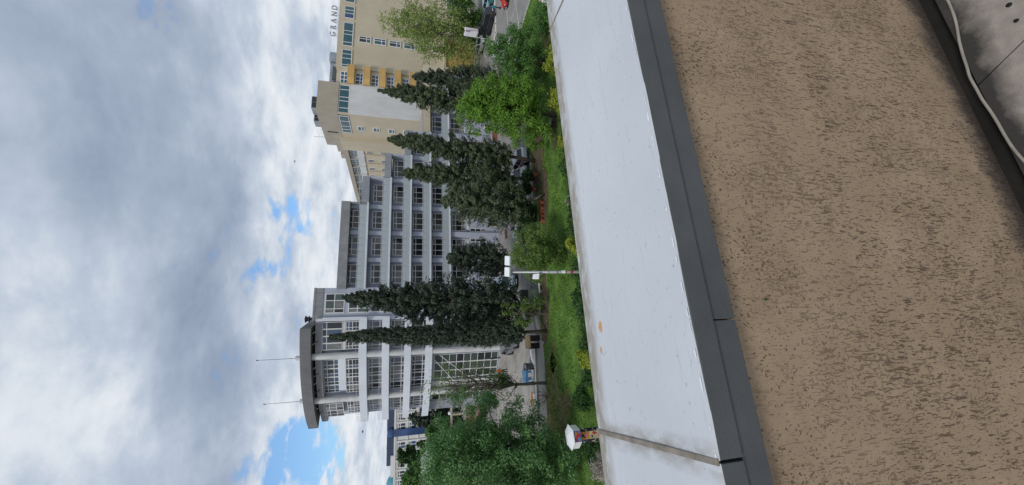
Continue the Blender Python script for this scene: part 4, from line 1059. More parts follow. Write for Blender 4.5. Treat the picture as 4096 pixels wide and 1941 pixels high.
for i, (x, y, lb) in enumerate(((2290, 1600, 'reddish leafless shrub on the dry grass'), (2192, 1590, 'reddish leafless shrub at the edge of the paving'))):
    g = gz(x, y); r = thing('bare_shrub', lb, 'shrub', (g.x, g.y, .06)); mb = MB()
    for k in range(22):
        a = rng.uniform(0, 6.28); l = rng.uniform(.4, 1.0)
        e = Vector((math.cos(a) * l, math.sin(a) * l, rng.uniform(.2, .9))); pts = limb(mb, (0, 0, -.05), e, .018, .006, .2, 4, 3)
        for q in range(3): limb(mb, pts[2], e + Vector((rng.uniform(-.3, .3), rng.uniform(-.3, .3), rng.uniform(0, .3))), .01, .004, .2, 4, 2)
    mb.build('twigs', mat('twig_red', (.27, .15, .12), .9, .2), r)
# --- hedge along the foot of the building
hx0, hx1 = gz(2250, 540).x, gz(2330, 1500).x
n = 16000
px = nr.uniform(0, 1, n)
P = np.empty((n, 3))
for i in range(n):
    y = 470 + 1060 * px[i]; c = gz(2222 + (y - 540) * .098 + 38, y)
    P[i] = (c.x, c.y, 0)
edge = .8 * np.sin(P[:, 0] * 1.1) + .5 * np.sin(P[:, 0] * 2.7 + 1)
P[:, 1] += nr.uniform(-6, .2, n) + edge * .5
P[:, 2] = nr.uniform(.1, 1, n) ** .6 * (.5 + .2 * np.sin(P[:, 0] * 2.1) + .15 * np.sin(P[:, 0] * 5.3 + P[:, 1] * 3))
V = leaves(P, nr.normal(scale=.7, size=(n, 3)) + np.array([0, -.2, .9]), .26 * nr.uniform(.6, 1.4, n))
link('hedge', quads_mesh('hedge', V, Mt('leaf_hedge')), None, label='low dark green hedge running along the lawn below the parapet', cat='hedge', kind='stuff')
# --- grass blades over the lawn (one mass)
n = 90000
lx = [p[0] for p in lawn_pts]; 
gx = nr.uniform(-24, 34, n); gy = nr.uniform(20, 52, n)
poly = np.array(lawn_pts); inside = np.zeros(n, bool); j = len(poly) - 1
for i in range(len(poly)):
    xi, yi = poly[i]; xj, yj = poly[j]
    cond = ((yi > gy) != (yj > gy)) & (gx < (xj - xi) * (gy - yi) / (yj - yi + 1e-9) + xi); inside ^= cond; j = i
for (x, y, w, h) in [(2152, 650, 4.1, 1.5), (2181, 800, 3.1, 1.0), (2182, 1235, 3.8, 1.0), (2218, 500, 2.0, .9)]:
    g = gz(x, y); inside &= (((gx - g.x) / w) ** 2 + ((gy - g.y) / h) ** 2 > 1) | (nr.uniform(0, 1, n) < .12)
gx, gy = gx[inside], gy[inside]; n = len(gx)
hh = .05 + .07 * nr.uniform(0, 1, n) * (1 + .8 * np.sin(gx * 1.3) * np.sin(gy * 1.7 + 1)); 
P = np.stack([gx, gy, .06 + hh * .45], 1)
V = leaves(P, np.stack([nr.normal(size=n), nr.normal(size=n), np.full(n, .5)], 1), hh * 2.2, .35, along=np.tile([0, 0, 1.], (n, 1)))
link('grass', quads_mesh('grass', V, Mt('leaf_lawn')), None, label='rough uncut grass covering the lawn between the trees', cat='grass', kind='stuff')

# ================================================================== vehicles
def bil(q, u, v): return (q[0] * (1 - u) + q[1] * u) * (1 - v) + (q[3] * (1 - u) + q[2] * u) * v
def vehicle(name, label, pos, head, L_, W_, H_, paint, kind='hatch', group=None, stripe=False, cat='car'):
    root = thing(name, label, cat, (pos.x, pos.y, 0), math.atan2(head.y, head.x), group)
    w = W_ / 2; van = kind == 'van'; suv = kind in ('suv', 'van')
    belt = H_ * (.58 if not van else .55); zl = .24 if suv else .17; hood = belt * (.93 if not van else .9)
    st = [(-L_ / 2, .86, zl + .12, belt * .82), (-L_ / 2 + .08, .95, zl, belt * .98), (-L_ * .36, 1, zl, belt), (0, 1, zl, belt), (L_ * .2, 1, zl, belt * .985), (L_ * .3, .99, zl, hood), (L_ * .44, .93, zl, hood * .88), (L_ / 2 - .03, .82, zl + .05, hood * .72), (L_ / 2, .7, zl + .15, hood * .55)]
    if kind == 'sedan': st[1] = (-L_ / 2 + .08, .93, zl, belt * .93); st[2] = (-L_ * .34, 1, zl, belt * .95)
    vs = []; fs = []
    for x, k, a, b in st:
        q = w * k; vs += [(x, -q * .9, a), (x, -q, a + .16), (x, -q, (a + b) * .55), (x, -q * .97, b - .07), (x, -q * .88, b), (x, 0, b + .03), (x, q * .88, b), (x, q * .97, b - .07), (x, q, (a + b) * .55), (x, q, a + .16), (x, q * .9, a)]
    n = 11
    for i in range(len(st) - 1):
        for j in range(n): fs.append((i * n + j, (i + 1) * n + j, (i + 1) * n + (j + 1) % n, i * n + (j + 1) % n))
    fs += [tuple(range(n)), tuple(range((len(st) - 1) * n + n - 1, (len(st) - 1) * n - 1, -1))]
    bo = MB().add(vs, fs).build('body', paint, root, smooth=False, bevel=.03)
    cabs = {'hatch': (-.47, .26, -.36, .06), 'suv': (-.485, .27, -.42, .10), 'sedan': (-.36, .25, -.22, .06), 'van': (-.49, .40, -.48, .24)}[kind]
    b0, b1, t0, t1 = [c * L_ for c in cabs]; wb, wt = w * .9, w * (.72 if not van else .82); zb_, zt_ = belt - .02, H_
    c = [Vector(p) for p in ((b0, -wb, zb_), (b1, -wb, zb_), (b1, wb, zb_), (b0, wb, zb_), (t0, -wt, zt_ - .05), (t1, -wt, zt_ - .05), (t1, wt, zt_ - .05), (t0, wt, zt_ - .05), (t0 + .12, -wt * .85, zt_), (t1 - .15, -wt * .85, zt_), (t1 - .15, wt * .85, zt_), (t0 + .12, wt * .85, zt_))]
    MB().add(c, [(0, 1, 5, 4), (1, 2, 6, 5), (2, 3, 7, 6), (3, 0, 4, 7), (4, 5, 9, 8), (5, 6, 10, 9), (6, 7, 11, 10), (7, 4, 8, 11), (8, 9, 10, 11)]).build('roof', paint, root)
    def pane(q, u0, u1, v0, v1, nm):
        q = [Vector(x) for x in q]; nn = (q[1] - q[0]).cross(q[3] - q[0]).normalized()
        pts = [bil(q, a, b) for a, b in ((u0, v0), (u1, v0), (u1, v1), (u0, v1))]
        MB().add([p + nn * .012 for p in pts] + [p - nn * .02 for p in pts], [(0, 1, 2, 3), (7, 6, 5, 4), (0, 4, 5, 1), (1, 5, 6, 2), (2, 6, 7, 3), (3, 7, 4, 0)]).build(nm, Mt('glass_car'), root)
    pane((c[1], c[2], c[6], c[5]), .06, .94, .08, .93, 'windscreen')
    pane((c[3], c[0], c[4], c[7]), .08, .92, .22, .9, 'rear_window')
    cuts = [(.05, .47), (.51, .93)] if not van else [(.6, .93)]
    for u0, u1 in cuts:
        pane((c[0], c[1], c[5], c[4]), u0, u1, .1, .88, 'side_window'); pane((c[2], c[3], c[7], c[6]), 1 - u1, 1 - u0, .1, .88, 'side_window')
    wr = .36 if suv else .31
    key = ('wheel', wr)
    if key not in WM:
        a = MB().lathe([(wr * .62, -.1), (wr * .95, -.11), (wr, -.06), (wr, .06), (wr * .95, .11), (wr * .62, .1)], (0, 0, 0), 22); WM[key] = a.mesh('tyre', Mt('rubber'))
        r = MB().lathe([(wr * .62, -.07), (wr * .64, .085), (wr * .5, .095), (wr * .12, .075), (.02, .09)], (0, 0, 0), 10); WM[('rim', wr)] = r.mesh('rim', Mt('alloy'))
    for fx in (-.30, .32):
        for sy in (-1, 1):
            tw_ = link('tyre', WM[key], root, (fx * L_, sy * (w - .075), wr), (-sy * math.pi / 2, 0, 0))
            link('rim', WM[('rim', wr)], tw_)
            MB().lathe([(wr * 1.17, -.005), (wr * 1.17, .012)], (0, 0, 0), 20).build('wheel_arch', Mt('rubber'), root).matrix_local = Matrix.Translation((fx * L_, sy * (w - .014), wr + .02)) @ Matrix.Rotation(-sy * math.pi / 2, 4, 'X')
    for sy in (-1, 1):
        MB().box(-L_ / 2 - .012, -L_ / 2 + .22, sy * w * .82 - .1, sy * w * .82 + .1, belt * .74, belt * .92).build('tail_light', Mt('tail_red'), root, bevel=.02)
        MB().box(L_ / 2 - .36, L_ / 2 - .04, sy * w * .64 - .16, sy * w * .64 + .16, hood * .62, hood * .78).build('headlight', Mt('head_lamp'), root, bevel=.02)
        MB().box(b1 - .32, b1 - .2, sy * w + (-.16 if sy < 0 else .0), sy * w + (.0 if sy < 0 else .16), belt - .02, belt + .12).build('wing_mirror', paint, root, bevel=.02)
    MB().box(-L_ / 2 - .05, -L_ / 2 + .25, -w * .9, w * .9, zl, zl + .32).build('rear_bumper', Mt('dark_metal'), root, bevel=.05)
    MB().box(L_ / 2 - .2, L_ / 2 + .05, -w * .78, w * .78, zl, zl + .26).build('front_bumper', Mt('dark_metal'), root, bevel=.05)
    MB().box(-L_ / 2 - .065, -L_ / 2 - .045, -.26, .26, zl + .34, zl + .46).build('number_plate', Mt('lamp_white'), root)
    MB().box(L_ / 2 + .045, L_ / 2 + .062, -.26, .26, zl + .05, zl + .17).build('number_plate', Mt('lamp_white'), root)
    if stripe:
        for sy in (-1, 1):
            for (z_, m_, h_) in ((belt * .86, 'tail_red', .13), (belt * .70, 'stripe_blue', .06)):
                y_ = sy * (w + .006); MB().box(-L_ * .44, L_ * .28, min(y_, sy * w * .96), max(y_, sy * w * .96), z_, z_ + h_).build('side_stripe', Mt(m_), root)
    if kind == 'suv':
        for sy in (-1, 1): MB().tube([(t0 + .1, sy * wt * .92, zt_ + .03), (t1 - .2, sy * wt * .92, zt_ + .03)], .025, 5).build('roof_rail', Mt('alloy'), root)
    return root
mat('stripe_blue', (.03, .06, .30), .4, .05)
pb = mat('paint_black', (.022, .026, .030), .22, .1, 2, spec=.6); ps = mat('paint_silver', (.46, .48, .50), .3, .06, 2, spec=.5, metal=.3)
pw = mat('paint_white', (.70, .71, .71), .3, .05, 2, spec=.5); pr = mat('paint_red', (.52, .025, .02), .25, .06, 2, spec=.6)
pt = mat('paint_teal', (.06, .22, .25), .3, .06, 2, spec=.5); pbl = mat('paint_pale_blue', (.38, .50, .58), .3, .06, 2, spec=.5); pg = mat('paint_grey', (.16, .17, .18), .3, .08, 2, spec=.5)
cg_ = 'vehicles parked in front of the buildings'
hv = Vector((-.81, 2.38, 0)).normalized(); rt = Vector((hv.y, -hv.x, 0))
wc = (gz(1967, 132) + gz(1980, 84)) / 2
vehicle('parked_car', 'black estate car with roof rails parked by the island kerb', wc + rt * .9 - hv * .1, hv, 4.7, 1.9, 1.74, pb, 'suv', cg_)
vehicle('parked_car', 'black car behind the black estate car under the ash tree', wc + rt * 3.3 + hv * 3.4, hv, 4.4, 1.8, 1.48, pb, 'sedan', cg_)
vehicle('parked_car', 'pale blue car roof showing beyond the black estate car', wc + rt * 5.8 + hv * .6, hv, 4.4, 1.8, 1.5, pbl, 'hatch', cg_)
vehicle('parked_car', 'teal hatchback beside the person in the teal jacket', wc + rt * 4.4 - hv * 2.4, hv, 4.2, 1.78, 1.5, pt, 'hatch', cg_)
h2 = (gz(1945, 172) - gz(1930, 215)).normalized()
vehicle('parked_car', 'silver hatchback behind the white flag', (gz(1945, 172) + gz(1930, 215)) / 2 + Vector((-h2.y, h2.x, 0)) * .85, h2, 4.3, 1.75, 1.5, ps, 'hatch', cg_)
h3 = Vector((-1, .16, 0)).normalized()
vehicle('red_car', 'bright red hatchback driving on the road past the lawn', gz(2036, 34) - h3 * 2.3 + Vector((.3, .8, 0)), h3, 4.2, 1.78, 1.5, pr, 'hatch')
h4 = (gz(2064, 172) - gz(2015, 226)).normalized()
vehicle('white_van', 'white van parked behind the lime tree with its windscreen to the lawn', (gz(2064, 172) + gz(2015, 226)) / 2, h4, 4.9, 1.9, 1.95, pw, 'van', cg_)
h5 = (gz(2092, 690) - gz(2122, 640)).normalized(); r5 = Vector((h5.y, -h5.x, 0))
vehicle('striped_car', 'white car with red and blue side stripes and black bumper under the cypress', gz(2124, 640) + h5 * 2.2 + r5 * .9, h5, 4.5, 1.85, 1.6, pw, 'hatch', stripe=True)
vehicle('white_car', 'white car nose showing next to the striped car', gz(2124, 706) + Vector((.2, 2.3, 0)), Vector((.12, -1, 0)).normalized(), 4.5, 1.85, 1.7, pw, 'suv', cg_)
vehicle('parked_van', 'pale blue van glimpsed behind the small dark conifer', gz(2072, 1140) + Vector((0, 2, 0)), Vector((.2, -1, 0)).normalized(), 4.8, 1.9, 2.0, pbl, 'van', cg_)
vehicle('parked_car', 'grey car parked under the slender cypress before the glazed hall', gz(2078, 1392) + Vector((0, 2.0, 0)), Vector((.5, -.85, 0)).normalized(), 4.6, 1.82, 1.6, pg, 'suv', cg_)
vehicle('parked_car', 'silver car half hidden behind the broad conifer', gz(2090, 860) + Vector((.5, 4, 0)), Vector((.97, .26, 0)), 4.4, 1.8, 1.5, ps, 'hatch', cg_)
vehicle('parked_car', 'pale car showing through the leaves of the large ash tree', gz(2105, 1905), Vector((.97, .26, 0)), 4.4, 1.8, 1.5, ps, 'hatch', cg_)

# ================================================================== people
def person(label, pos, face, top, legs, hair, step=.18, arm=.2, height=1.72, long_hair=False):
    k = height / 1.72
    root = thing('person', label, 'person', (pos.x, pos.y, pos.z), math.atan2(face.y, face.x) - math.pi / 2)
    root.scale = (k, k, k)
    b = MB(); J = []
    b.tube([(0, 0, .9), (0, 0, 1.0), (0, .01, 1.2), (0, 0, 1.38), (0, 0, 1.45)], [.13, .135, .13, .15, .07], 10)
    b.tube([(0, 0, 1.43), (0, .015, 1.52)], [.055, .05], 8)
    b.lathe([(.03, 1.5), (.06, 1.52), (.075, 1.58), (.082, 1.63), (.075, 1.69), (.03, 1.72)], (0, .02, 0), 12)
    b.tube([(0, .09, 1.63), (0, .118, 1.60)], [.012, .016], 6)
    b.tube([(-.02, .092, 1.565), (.02, .092, 1.565)], .008, 5)
    for s in (-1, 1):
        b.tube([(s * .09, 0, .93), (s * .1, s * step * .5, .5), (s * .1, s * step - .02, .09)], [.088, .06, .042], 8)
        b.tube([(s * .1, s * step - .05, .04), (s * .105, s * step + .15, .03)], [.042, .035], 6)
        e = (s * .25, -.02 + s * arm * .3, 1.12); h = (s * .25, .08 + s * arm, .9)
        b.tube([(s * .17, 0, 1.4), (s * .21, 0, 1.36), e, h], [.06, .052, .04, .028], 8)
        b.tube([h, (h[0], h[1] + .03, h[2] - .08)], [.03, .036], 6)
        for q in range(4): b.tube([(h[0] + (q - 1.5) * .014 , h[1] + .03, h[2] - .08), (h[0] + (q - 1.5) * .016, h[1] + .045, h[2] - .13), (h[0] + (q - 1.5) * .016, h[1] + .075, h[2] - .155 + abs(q - 1.3) * .008)], [.009, .0085, .0075], 5)
        b.tube([(h[0] - s * .02, h[1] + .01, h[2] - .03), (h[0] - s * .045, h[1] + .05, h[2] - .08)], [.011, .009], 5)
        b.tube([(s * .028, .088, 1.638), (s * .03, .094, 1.638)], .009, 5)
        b.tube([(s * .082, .02, 1.6), (s * .088, .015, 1.65)], .014, 5)
    o = b.build('body', Mt('skin'), root)
    r = o.modifiers.new('skin', 'REMESH'); r.mode = 'VOXEL'; r.voxel_size = .009; r.use_smooth_shade = True
    j = MB(); j.tube([(0, 0, .88), (0, 0, 1.0), (0, .01, 1.2), (0, 0, 1.38), (0, 0, 1.47)], [.155, .15, .15, .165, .075], 12)
    for s in (-1, 1):
        e = (s * .25, -.02 + s * arm * .3, 1.12); h = (s * .25, .07 + s * arm * .95, .92)
        j.tube([(s * .15, 0, 1.41), (s * .21, 0, 1.36), e, h], [.075, .066, .054, .043], 8)
    o = j.build('jacket', top, root); r = o.modifiers.new('skin', 'REMESH'); r.mode = 'VOXEL'; r.voxel_size = .016; r.use_smooth_shade = True
    j = MB(); j.tube([(0, 0, .86), (0, 0, .98)], [.14, .148], 12)
    for s in (-1, 1): j.tube([(s * .085, 0, .95), (s * .1, s * step * .5, .5), (s * .1, s * step - .02, .08)], [.1, .075, .062], 8)
    o = j.build('trousers', legs, root); r = o.modifiers.new('skin', 'REMESH'); r.mode = 'VOXEL'; r.voxel_size = .016; r.use_smooth_shade = True
    j = MB(); j.lathe([(.086, 1.62), (.09, 1.66), (.082, 1.70), (.05, 1.735), (.01, 1.74)], (0, .008, 0), 12)
    if long_hair: j.tube([(0, -.04, 1.68), (0, -.06, 1.55), (0, -.06, 1.42)], [.08, .08, .05], 8)
    else: j.tube([(0, -.03, 1.68), (0, -.045, 1.57)], [.07, .05], 8)
    j.build('hair', hair, root, smooth=True)
    for s in (-1, 1): MB().box(s * .1 - .045, s * .1 + .045, s * step - .09, s * step + .17, -.005, .075).build('shoe', Mt('rubber'), root, bevel=.02)
    return root
mj = mat('cloth_teal', (.03, .20, .24), .8, .1); mn = mat('cloth_navy', (.035, .04, .08), .85, .1); mk = mat('cloth_black', (.015, .015, .017), .85, .1); mo = mat('cloth_orange', (.65, .16, .02), .8, .1)
mw = mat('cloth_white', (.62, .62, .66), .85, .06); mp_ = mat('cloth_pink', (.50, .22, .22), .85, .1); hb = mat('hair_dark', (.03, .022, .016), .6, .1); hl = mat('hair_blond', (.55, .42, .26), .6, .1)
person('person in teal jacket and navy trousers walking beside the black estate car', gz(2004, 33), Vector((-.3, 1, 0)), mj, mn, hb, .22)
person('person in black clothes standing by the ochre porch', gz(1899, 236), Vector((0, -1, 0)), mk, mk, hb, .08)
person('blond person in a white and pink top beside the green shrub', gz(2222, 14), Vector((-1, .2, 0)), mw, mp_, hl, .15, long_hair=True)
person('person in orange top and black trousers in front of the glazed hall', gz(2030, 1482), Vector((.3, 1, 0)), mo, mk, hb, .12)
person('person in dark navy clothes by the hall entrance', gz(2000, 1432), Vector((-1, .2, 0)), mn, mk, hb, .1)

# ================================================================== street lamp, pillar, flag
ly = 24.2; lx_ = at(2040, 1089, ly).x; lz = at(2040, 1089, ly).z
lamp = thing('street_lamp', 'grey lamp pole with two white floodlights on top and a lower white lantern arm', 'street lamp', (lx_, ly, .06))
zj = at(2195, 1089, ly).z
MB().tube([(0, 0, -.1), (0, 0, zj), (0, 0, zj + .01), (0, 0, lz - .1)], [.095, .088, .075, .062], 12).build('pole', Mt('lamp_grey'), lamp, smooth=True)
MB().tube([(0, 0, zj - .06), (0, 0, zj + .03)], .1, 12).build('collar', Mt('lamp_grey'), lamp)
MB().box(-.35, 1.0, -.04, .04, lz - .14, lz - .05).build('crossbar', Mt('lamp_grey'), lamp, bevel=.01)
for x0 in (-.28, .42):
    o = MB().box(0, .6, -.22, .22, -.09, .09).build('floodlight', Mt('lamp_white'), lamp, bevel=.05); o.location = (x0, -.02, lz + .1); o.rotation_euler = (math.radians(28), 0, 0)
    o2 = MB().box(.05, .55, -.18, .18, -.105, -.088).build('lens', Mt('alloy'), o)
    MB().box(.05, .55, .20, .30, -.06, .0).build('bracket', mat('bracket_green', (.16, .26, .12), .7, .1), o)
la = at(2150, 1103, ly)
MB().tube([(0, 0, la.z - .55), (-.12, -.05, la.z - .3), (-.3, -.1, la.z - .05)], [.035, .035, .03], 8).build('arm', Mt('lamp_grey'), lamp)
o = MB().prism([(-.19, -.14), (.19, -.16), (.16, .3), (-.16, .32)], -.05, .08).build('lantern', Mt('lamp_white'), lamp, bevel=.04); o.location = (la.x - lx_ - .04, -.15, la.z); o.rotation_euler = (math.radians(48), math.radians(10), math.radians(20))
lp_ = at(2265, 1080, ly).z
for i, (dz, m_, h_) in enumerate(((0, 'lamp_white', .3), (-.5, 'tail_red', .16))):
    MB().lathe([(.093 + .004 * i, lp_ + dz), (.115, lp_ + dz + .05), (.105, lp_ + dz + h_ * .6), (.093, lp_ + dz + h_)], (.015, -.01, 0), 9).build('paper_wrap', Mt(m_), lamp)
for dz in (-.05, .55, -.42): MB().tube([(0, 0, lp_ + dz), (0, 0, lp_ + dz + .04)], .1, 10).build('strap', Mt('rubber'), lamp)
# poster pillar
pp = gz(2292, 1748, 2.85)
pil = thing('poster_pillar', 'six sided pillar with white cap, its shaft covered in torn colourful posters', 'advertising pillar', (pp.x, pp.y, .06), math.atan2(-pp.y, -pp.x) + math.radians(90))
def hexa(r, n=6, off=0): return [(r * math.cos(math.radians(60 * k + off)), r * math.sin(math.radians(60 * k + off))) for k in range(n)]
MB().prism(hexa(.46), -.1, 2.44).build('shaft', Mt('hotel_cream'), pil)
MB().prism(hexa(.74), 2.45, 2.98).build('head', Mt('lamp_white'), pil, bevel=.02)
b = MB(); hx = hexa(.82); b.add([(*p, 2.985) for p in hx] + [(*p, 3.03) for p in hx] + [(.12, 0, 3.2), (-.12, 0, 3.2)], [(5, 4, 3, 2, 1, 0)] + [(i, (i + 1) % 6, 6 + (i + 1) % 6, 6 + i) for i in range(6)] + [(6, 7, 12), (7, 8, 13, 12), (8, 9, 13), (9, 10, 13), (10, 11, 12, 13), (11, 6, 12)])
b.build('cap', Mt('lamp_white'), pil)
cols = {'poster_red': (.55, .05, .05), 'poster_orange': (.62, .22, .05), 'poster_blue': (.10, .28, .50), 'poster_cream': (.58, .48, .30), 'poster_black': (.025, .025, .03), 'poster_white': (.6, .6, .6), 'poster_purple': (.20, .08, .26), 'poster_pink': (.6, .25, .25)}
for k_, v_ in cols.items(): mat(k_, v_, .8, .2, 6)
def face_poster(r, k, u0, u1, z0, z1, m_, lift=.003):
    """rectangle on face k of the hexagon; u runs 0..1 across"""
    a, c = [Vector((*p, 0)) for p in (hexa(r)[k % 6], hexa(r)[(k + 1) % 6])]
    nn = ((a + c) / 2).normalized() * lift
    p, q = a.lerp(c, u0) + nn, a.lerp(c, u1) + nn
    MB().add([p + Vector((0, 0, z0)), q + Vector((0, 0, z0)), q + Vector((0, 0, z1)), p + Vector((0, 0, z1))], [(0, 1, 2, 3)]).build('poster', Mt(m_), pil)
def face_blob(r, k, u, z, ru, rz_, m_, lift, sd):
    a, c = [Vector((*p, 0)) for p in (hexa(r)[k % 6], hexa(r)[(k + 1) % 6])]; nn = ((a + c) / 2).normalized() * lift; e = (c - a)
    pts = blob(0, 0, 1, 1, sd, 14)
    vs = [a + e * min(.98, max(.02, u + x * ru)) + nn + Vector((0, 0, z + y * rz_)) for x, y in pts]
    MB().add(vs, [tuple(range(14))]).build('poster_shape', Mt(m_), pil)
F_ = 4   # face turned to the terrace
face_poster(.74, F_, .03, .97, 2.47, 2.95, 'poster_purple')
for i, (u, z, ru, rz_, m_) in enumerate(((.25, 2.62, .16, .14, 'poster_blue'), (.3, 2.8, .2, .09, 'poster_red'), (.6, 2.66, .22, .12, 'poster_red'), (.75, 2.82, .15, .08, 'poster_orange'), (.82, 2.58, .1, .07, 'poster_blue'), (.5, 2.88, .12, .05, 'poster_pink'))): face_blob(.74, F_, u, z, ru, rz_, m_, .006 + .002 * i, i)
face_poster(.46, F_, .02, .98, 1.75, 2.43, 'poster_orange'); face_poster(.46, F_, .04, .96, 1.1, 1.72, 'poster_cream'); face_poster(.46, F_, .06, .94, .5, 1.08, 'poster_red')
for i, (u, z, ru, rz_, m_) in enumerate(((.45, 2.1, .28, .2, 'poster_black'), (.5, 2.0, .2, .16, 'poster_pink'), (.7, 1.35, .2, .16, 'poster_red'), (.3, 1.55, .2, .05, 'poster_black'), (.6, .85, .22, .14, 'poster_white'))): face_blob(.46, F_, u, z, ru, rz_, m_, .006 + .002 * i, 20 + i)
for f_ in (F_ - 1, F_ + 1):
    face_poster(.46, f_, .0, .97, 1.3, 2.43, 'poster_black'); face_poster(.46, f_, .05, .95, .4, 1.26, 'poster_black')
    for i in range(9): face_blob(.46, f_, rng.uniform(.15, .85), rng.uniform(.6, 2.35), rng.uniform(.06, .24), rng.uniform(.03, .08), rng.choice(['poster_white', 'poster_white', 'concrete_grey', 'poster_cream']), .006 + .001 * i, 40 + i + f_)
# flag
fb = gz(1963, 158); fy = fb.y
ft = at(1856, 143, fy)
fl = thing('flag', 'white flag with red lettering on a thin pole by the island kerb', 'flag', (fb.x, fb.y, 0))
MB().tube([(0, 0, -.05), (ft.x - fb.x, 0, ft.z)], [.035, .025], 6).build('pole', Mt('lamp_white'), fl)
z0f = at(1910, 150, fy).z; wv = 1.55; ns = 14; vs = []; fs = []
lean_ = (ft.x - fb.x) / ft.z
for i in range(ns + 1):
    for j in range(9):
        u = i / ns; v = j / 8; z = z0f + (ft.z - z0f) * v
        vs.append((lean_ * z + u * wv, .12 * math.sin(u * 7 + v * 2) * u, z - .22 * u * (1 - v * .3) + .06 * math.sin(u * 9)))
for i in range(ns):
    for j in range(8): fs.append((i * 9 + j, (i + 1) * 9 + j, (i + 1) * 9 + j + 1, i * 9 + j + 1))
fo = MB().add(vs, fs).build('flag_cloth', mat('flag_white', (.66, .65, .68), .8, .06), fl, smooth=True)
sm = fo.modifiers.new('thick', 'SOLIDIFY'); sm.thickness = .006
tm = text_mesh('USBI FTN', .34, .004, Mt('tail_red'))
o = link('lettering', tm, fl, (lean_ * z0f + wv * .55, -.16, z0f + .95), (math.radians(90), math.radians(80), 0))
for (dz, m_) in ((1.95, 'terracotta'), (1.6, 'poster_blue')):
    MB().prism(blob(0, 0, .14, .16, 3, 14), -.004, .004).build('emblem', Mt(m_), fl, loc=(lean_ * z0f + wv * .5, -.16, z0f + dz), rot=(math.pi / 2, 0, 0))
p2 = gz(1912, 204); q2 = at(1848, 198, p2.y)
sp_ = thing('thin_pole', 'thin bare pole in front of the ochre porch', 'pole', (p2.x, p2.y, 0))
MB().tube([(0, 0, -.05), (q2.x - p2.x, 0, q2.z)], [.05, .04], 6).build('shaft', Mt('lamp_grey'), sp_)
MB().lathe([(.09, 0), (.09, .12), (.05, .16)], (0, 0, 0), 8).build('foot', Mt('lamp_grey'), sp_)

# ================================================================== garden and yard things
def bench():
    a, c, d = gz(2222, 476), gz(2200, 506), gz(2214, 560)
    r = thing('park_bench', 'weathered grey slatted bench bent in a corner beside the maple trunk', 'bench', (c.x, c.y, .06))
    for (e, nm) in ((a - c, 4), (d - c, 4)):
        e = Vector((e.x, e.y, 0)); l = e.length; an = math.atan2(e.y, e.x); side = Vector((-e.y, e.x, 0)).normalized()
        if side.y > 0: side = -side
        for k in range(nm):
            o = MB().box(.08, l, -.055, .055, .41, .45).build('slat', Mt('wood_grey'), r); o.location = side * (.15 * k + .05); o.rotation_euler = (0, 0, an)
        for k in range(3):
            t_ = .12 + .4 * k
            o = MB().box(-.04, .04, -.04, .04, -.05, .40).build('leg', Mt('dark_metal'), r); o.location = e * t_ + side * .28; o.rotation_euler = (0, 0, an)
bench()
def pot_plant(i, x, y, lb, h=1.0, r=.28, leaf=True, dry=False):
    g = gz(x, y); t_ = thing('flower_pot', lb, 'plant pot', (g.x, g.y, .055), group='terracotta pots along the soil bed')
    MB().lathe([(r * .62, 0), (r * .9, .3), (r * .95, .36), (r * 1.06, .37), (r * 1.06, .45), (r * .92, .45), (r * .9, .40)], (0, 0, 0), 16).build('pot', Mt('terracotta'), t_, smooth=False)
    MB().lathe([(r * .88, .39), (r * .3, .42)], (0, 0, 0), 12).build('earth', Mt('soil'), t_)
    mb = MB(); V = []
    for k in range(7):
        a = rng.uniform(0, 6.28); l = h * rng.uniform(.6, 1.1); e = Vector((math.cos(a) * l * .45, math.sin(a) * l * .45, .42 + l))
        pts = limb(mb, (0, 0, .4), e, .022, .012, .1, 5, 4)
        if not dry or k < 3:
            n_ = 44; d = rand_dir(n_); d[:, 2] = np.abs(d[:, 2]) * .8 + .1; d = unit(d); ln = .75 * nr.uniform(.6, 1.2, n_)
            for fz in ((.3, .6, 1.0) if not dry else (1.0,)):
                P = np.array([0, 0, .4]) + (np.array(e) - np.array([0, 0, .4])) * fz + d * (ln * .5)[:, None]
                V.append(leaves(P, np.cross(d, rand_dir(n_)), ln, .17, along=d * 4))
    mb.build('stems', mat('dry_stem', (.30, .23, .14), .9, .2), t_)
    if V: link('foliage', quads_mesh('foliage', np.concatenate(V), Mt('leaf_yucca')), t_)
for i, (x, y, lb, dry) in enumerate(((2176, 812, 'terracotta pot with dry stems nearest the pale forked trunk', True), (2177, 834, 'terracotta pot, second from the pale forked trunk', True), (2177, 849, 'small terracotta pot in the middle of the pot row', False), (2178, 865, 'dull brown pot with leafy yucca beside the rounded pot', False), (2179, 884, 'rounded terracotta pot at the row end by the bushy tree', False))):
    pot_plant(i, x, y, lb, 2.1 if not dry else 1.7, .29 if i in (0, 1, 4) else .24, dry=dry)
for (x, y, lb) in ((2150, 700, 'pot with spiky green leaves beside the white car nose'), (2146, 758, 'brown pot with spiky leaves behind the pale forked trunk')): pot_plant(9, x, y, lb, .8, .28)
def cabinet(x, y, w, d, h, m_, lb, rot=.26):
    g = gz(x, y); t_ = thing('utility_cabinet', lb, 'cabinet', (g.x, g.y, .02), rot)
    MB().box(-w / 2, w / 2, 0, d, 0, h).build('case', Mt(m_), t_, bevel=.02)
    MB().box(-w / 2 - .05, w / 2 + .05, -.06, d + .06, h, h + .07).build('lid', Mt(m_), t_, bevel=.02)
    for sx_ in (-1, 1): MB().box(min(sx_ * .01, sx_ * (w / 2 - .04)), max(sx_ * .01, sx_ * (w / 2 - .04)), -.015, -.001, .08, h - .06).build('door', Mt(m_), t_)
    for k in range(4): MB().box(-w * .38, -w * .12, -.022, -.016, h * .55 + k * .06, h * .57 + k * .06 + .02).build('vent_slat', Mt('louver'), t_)
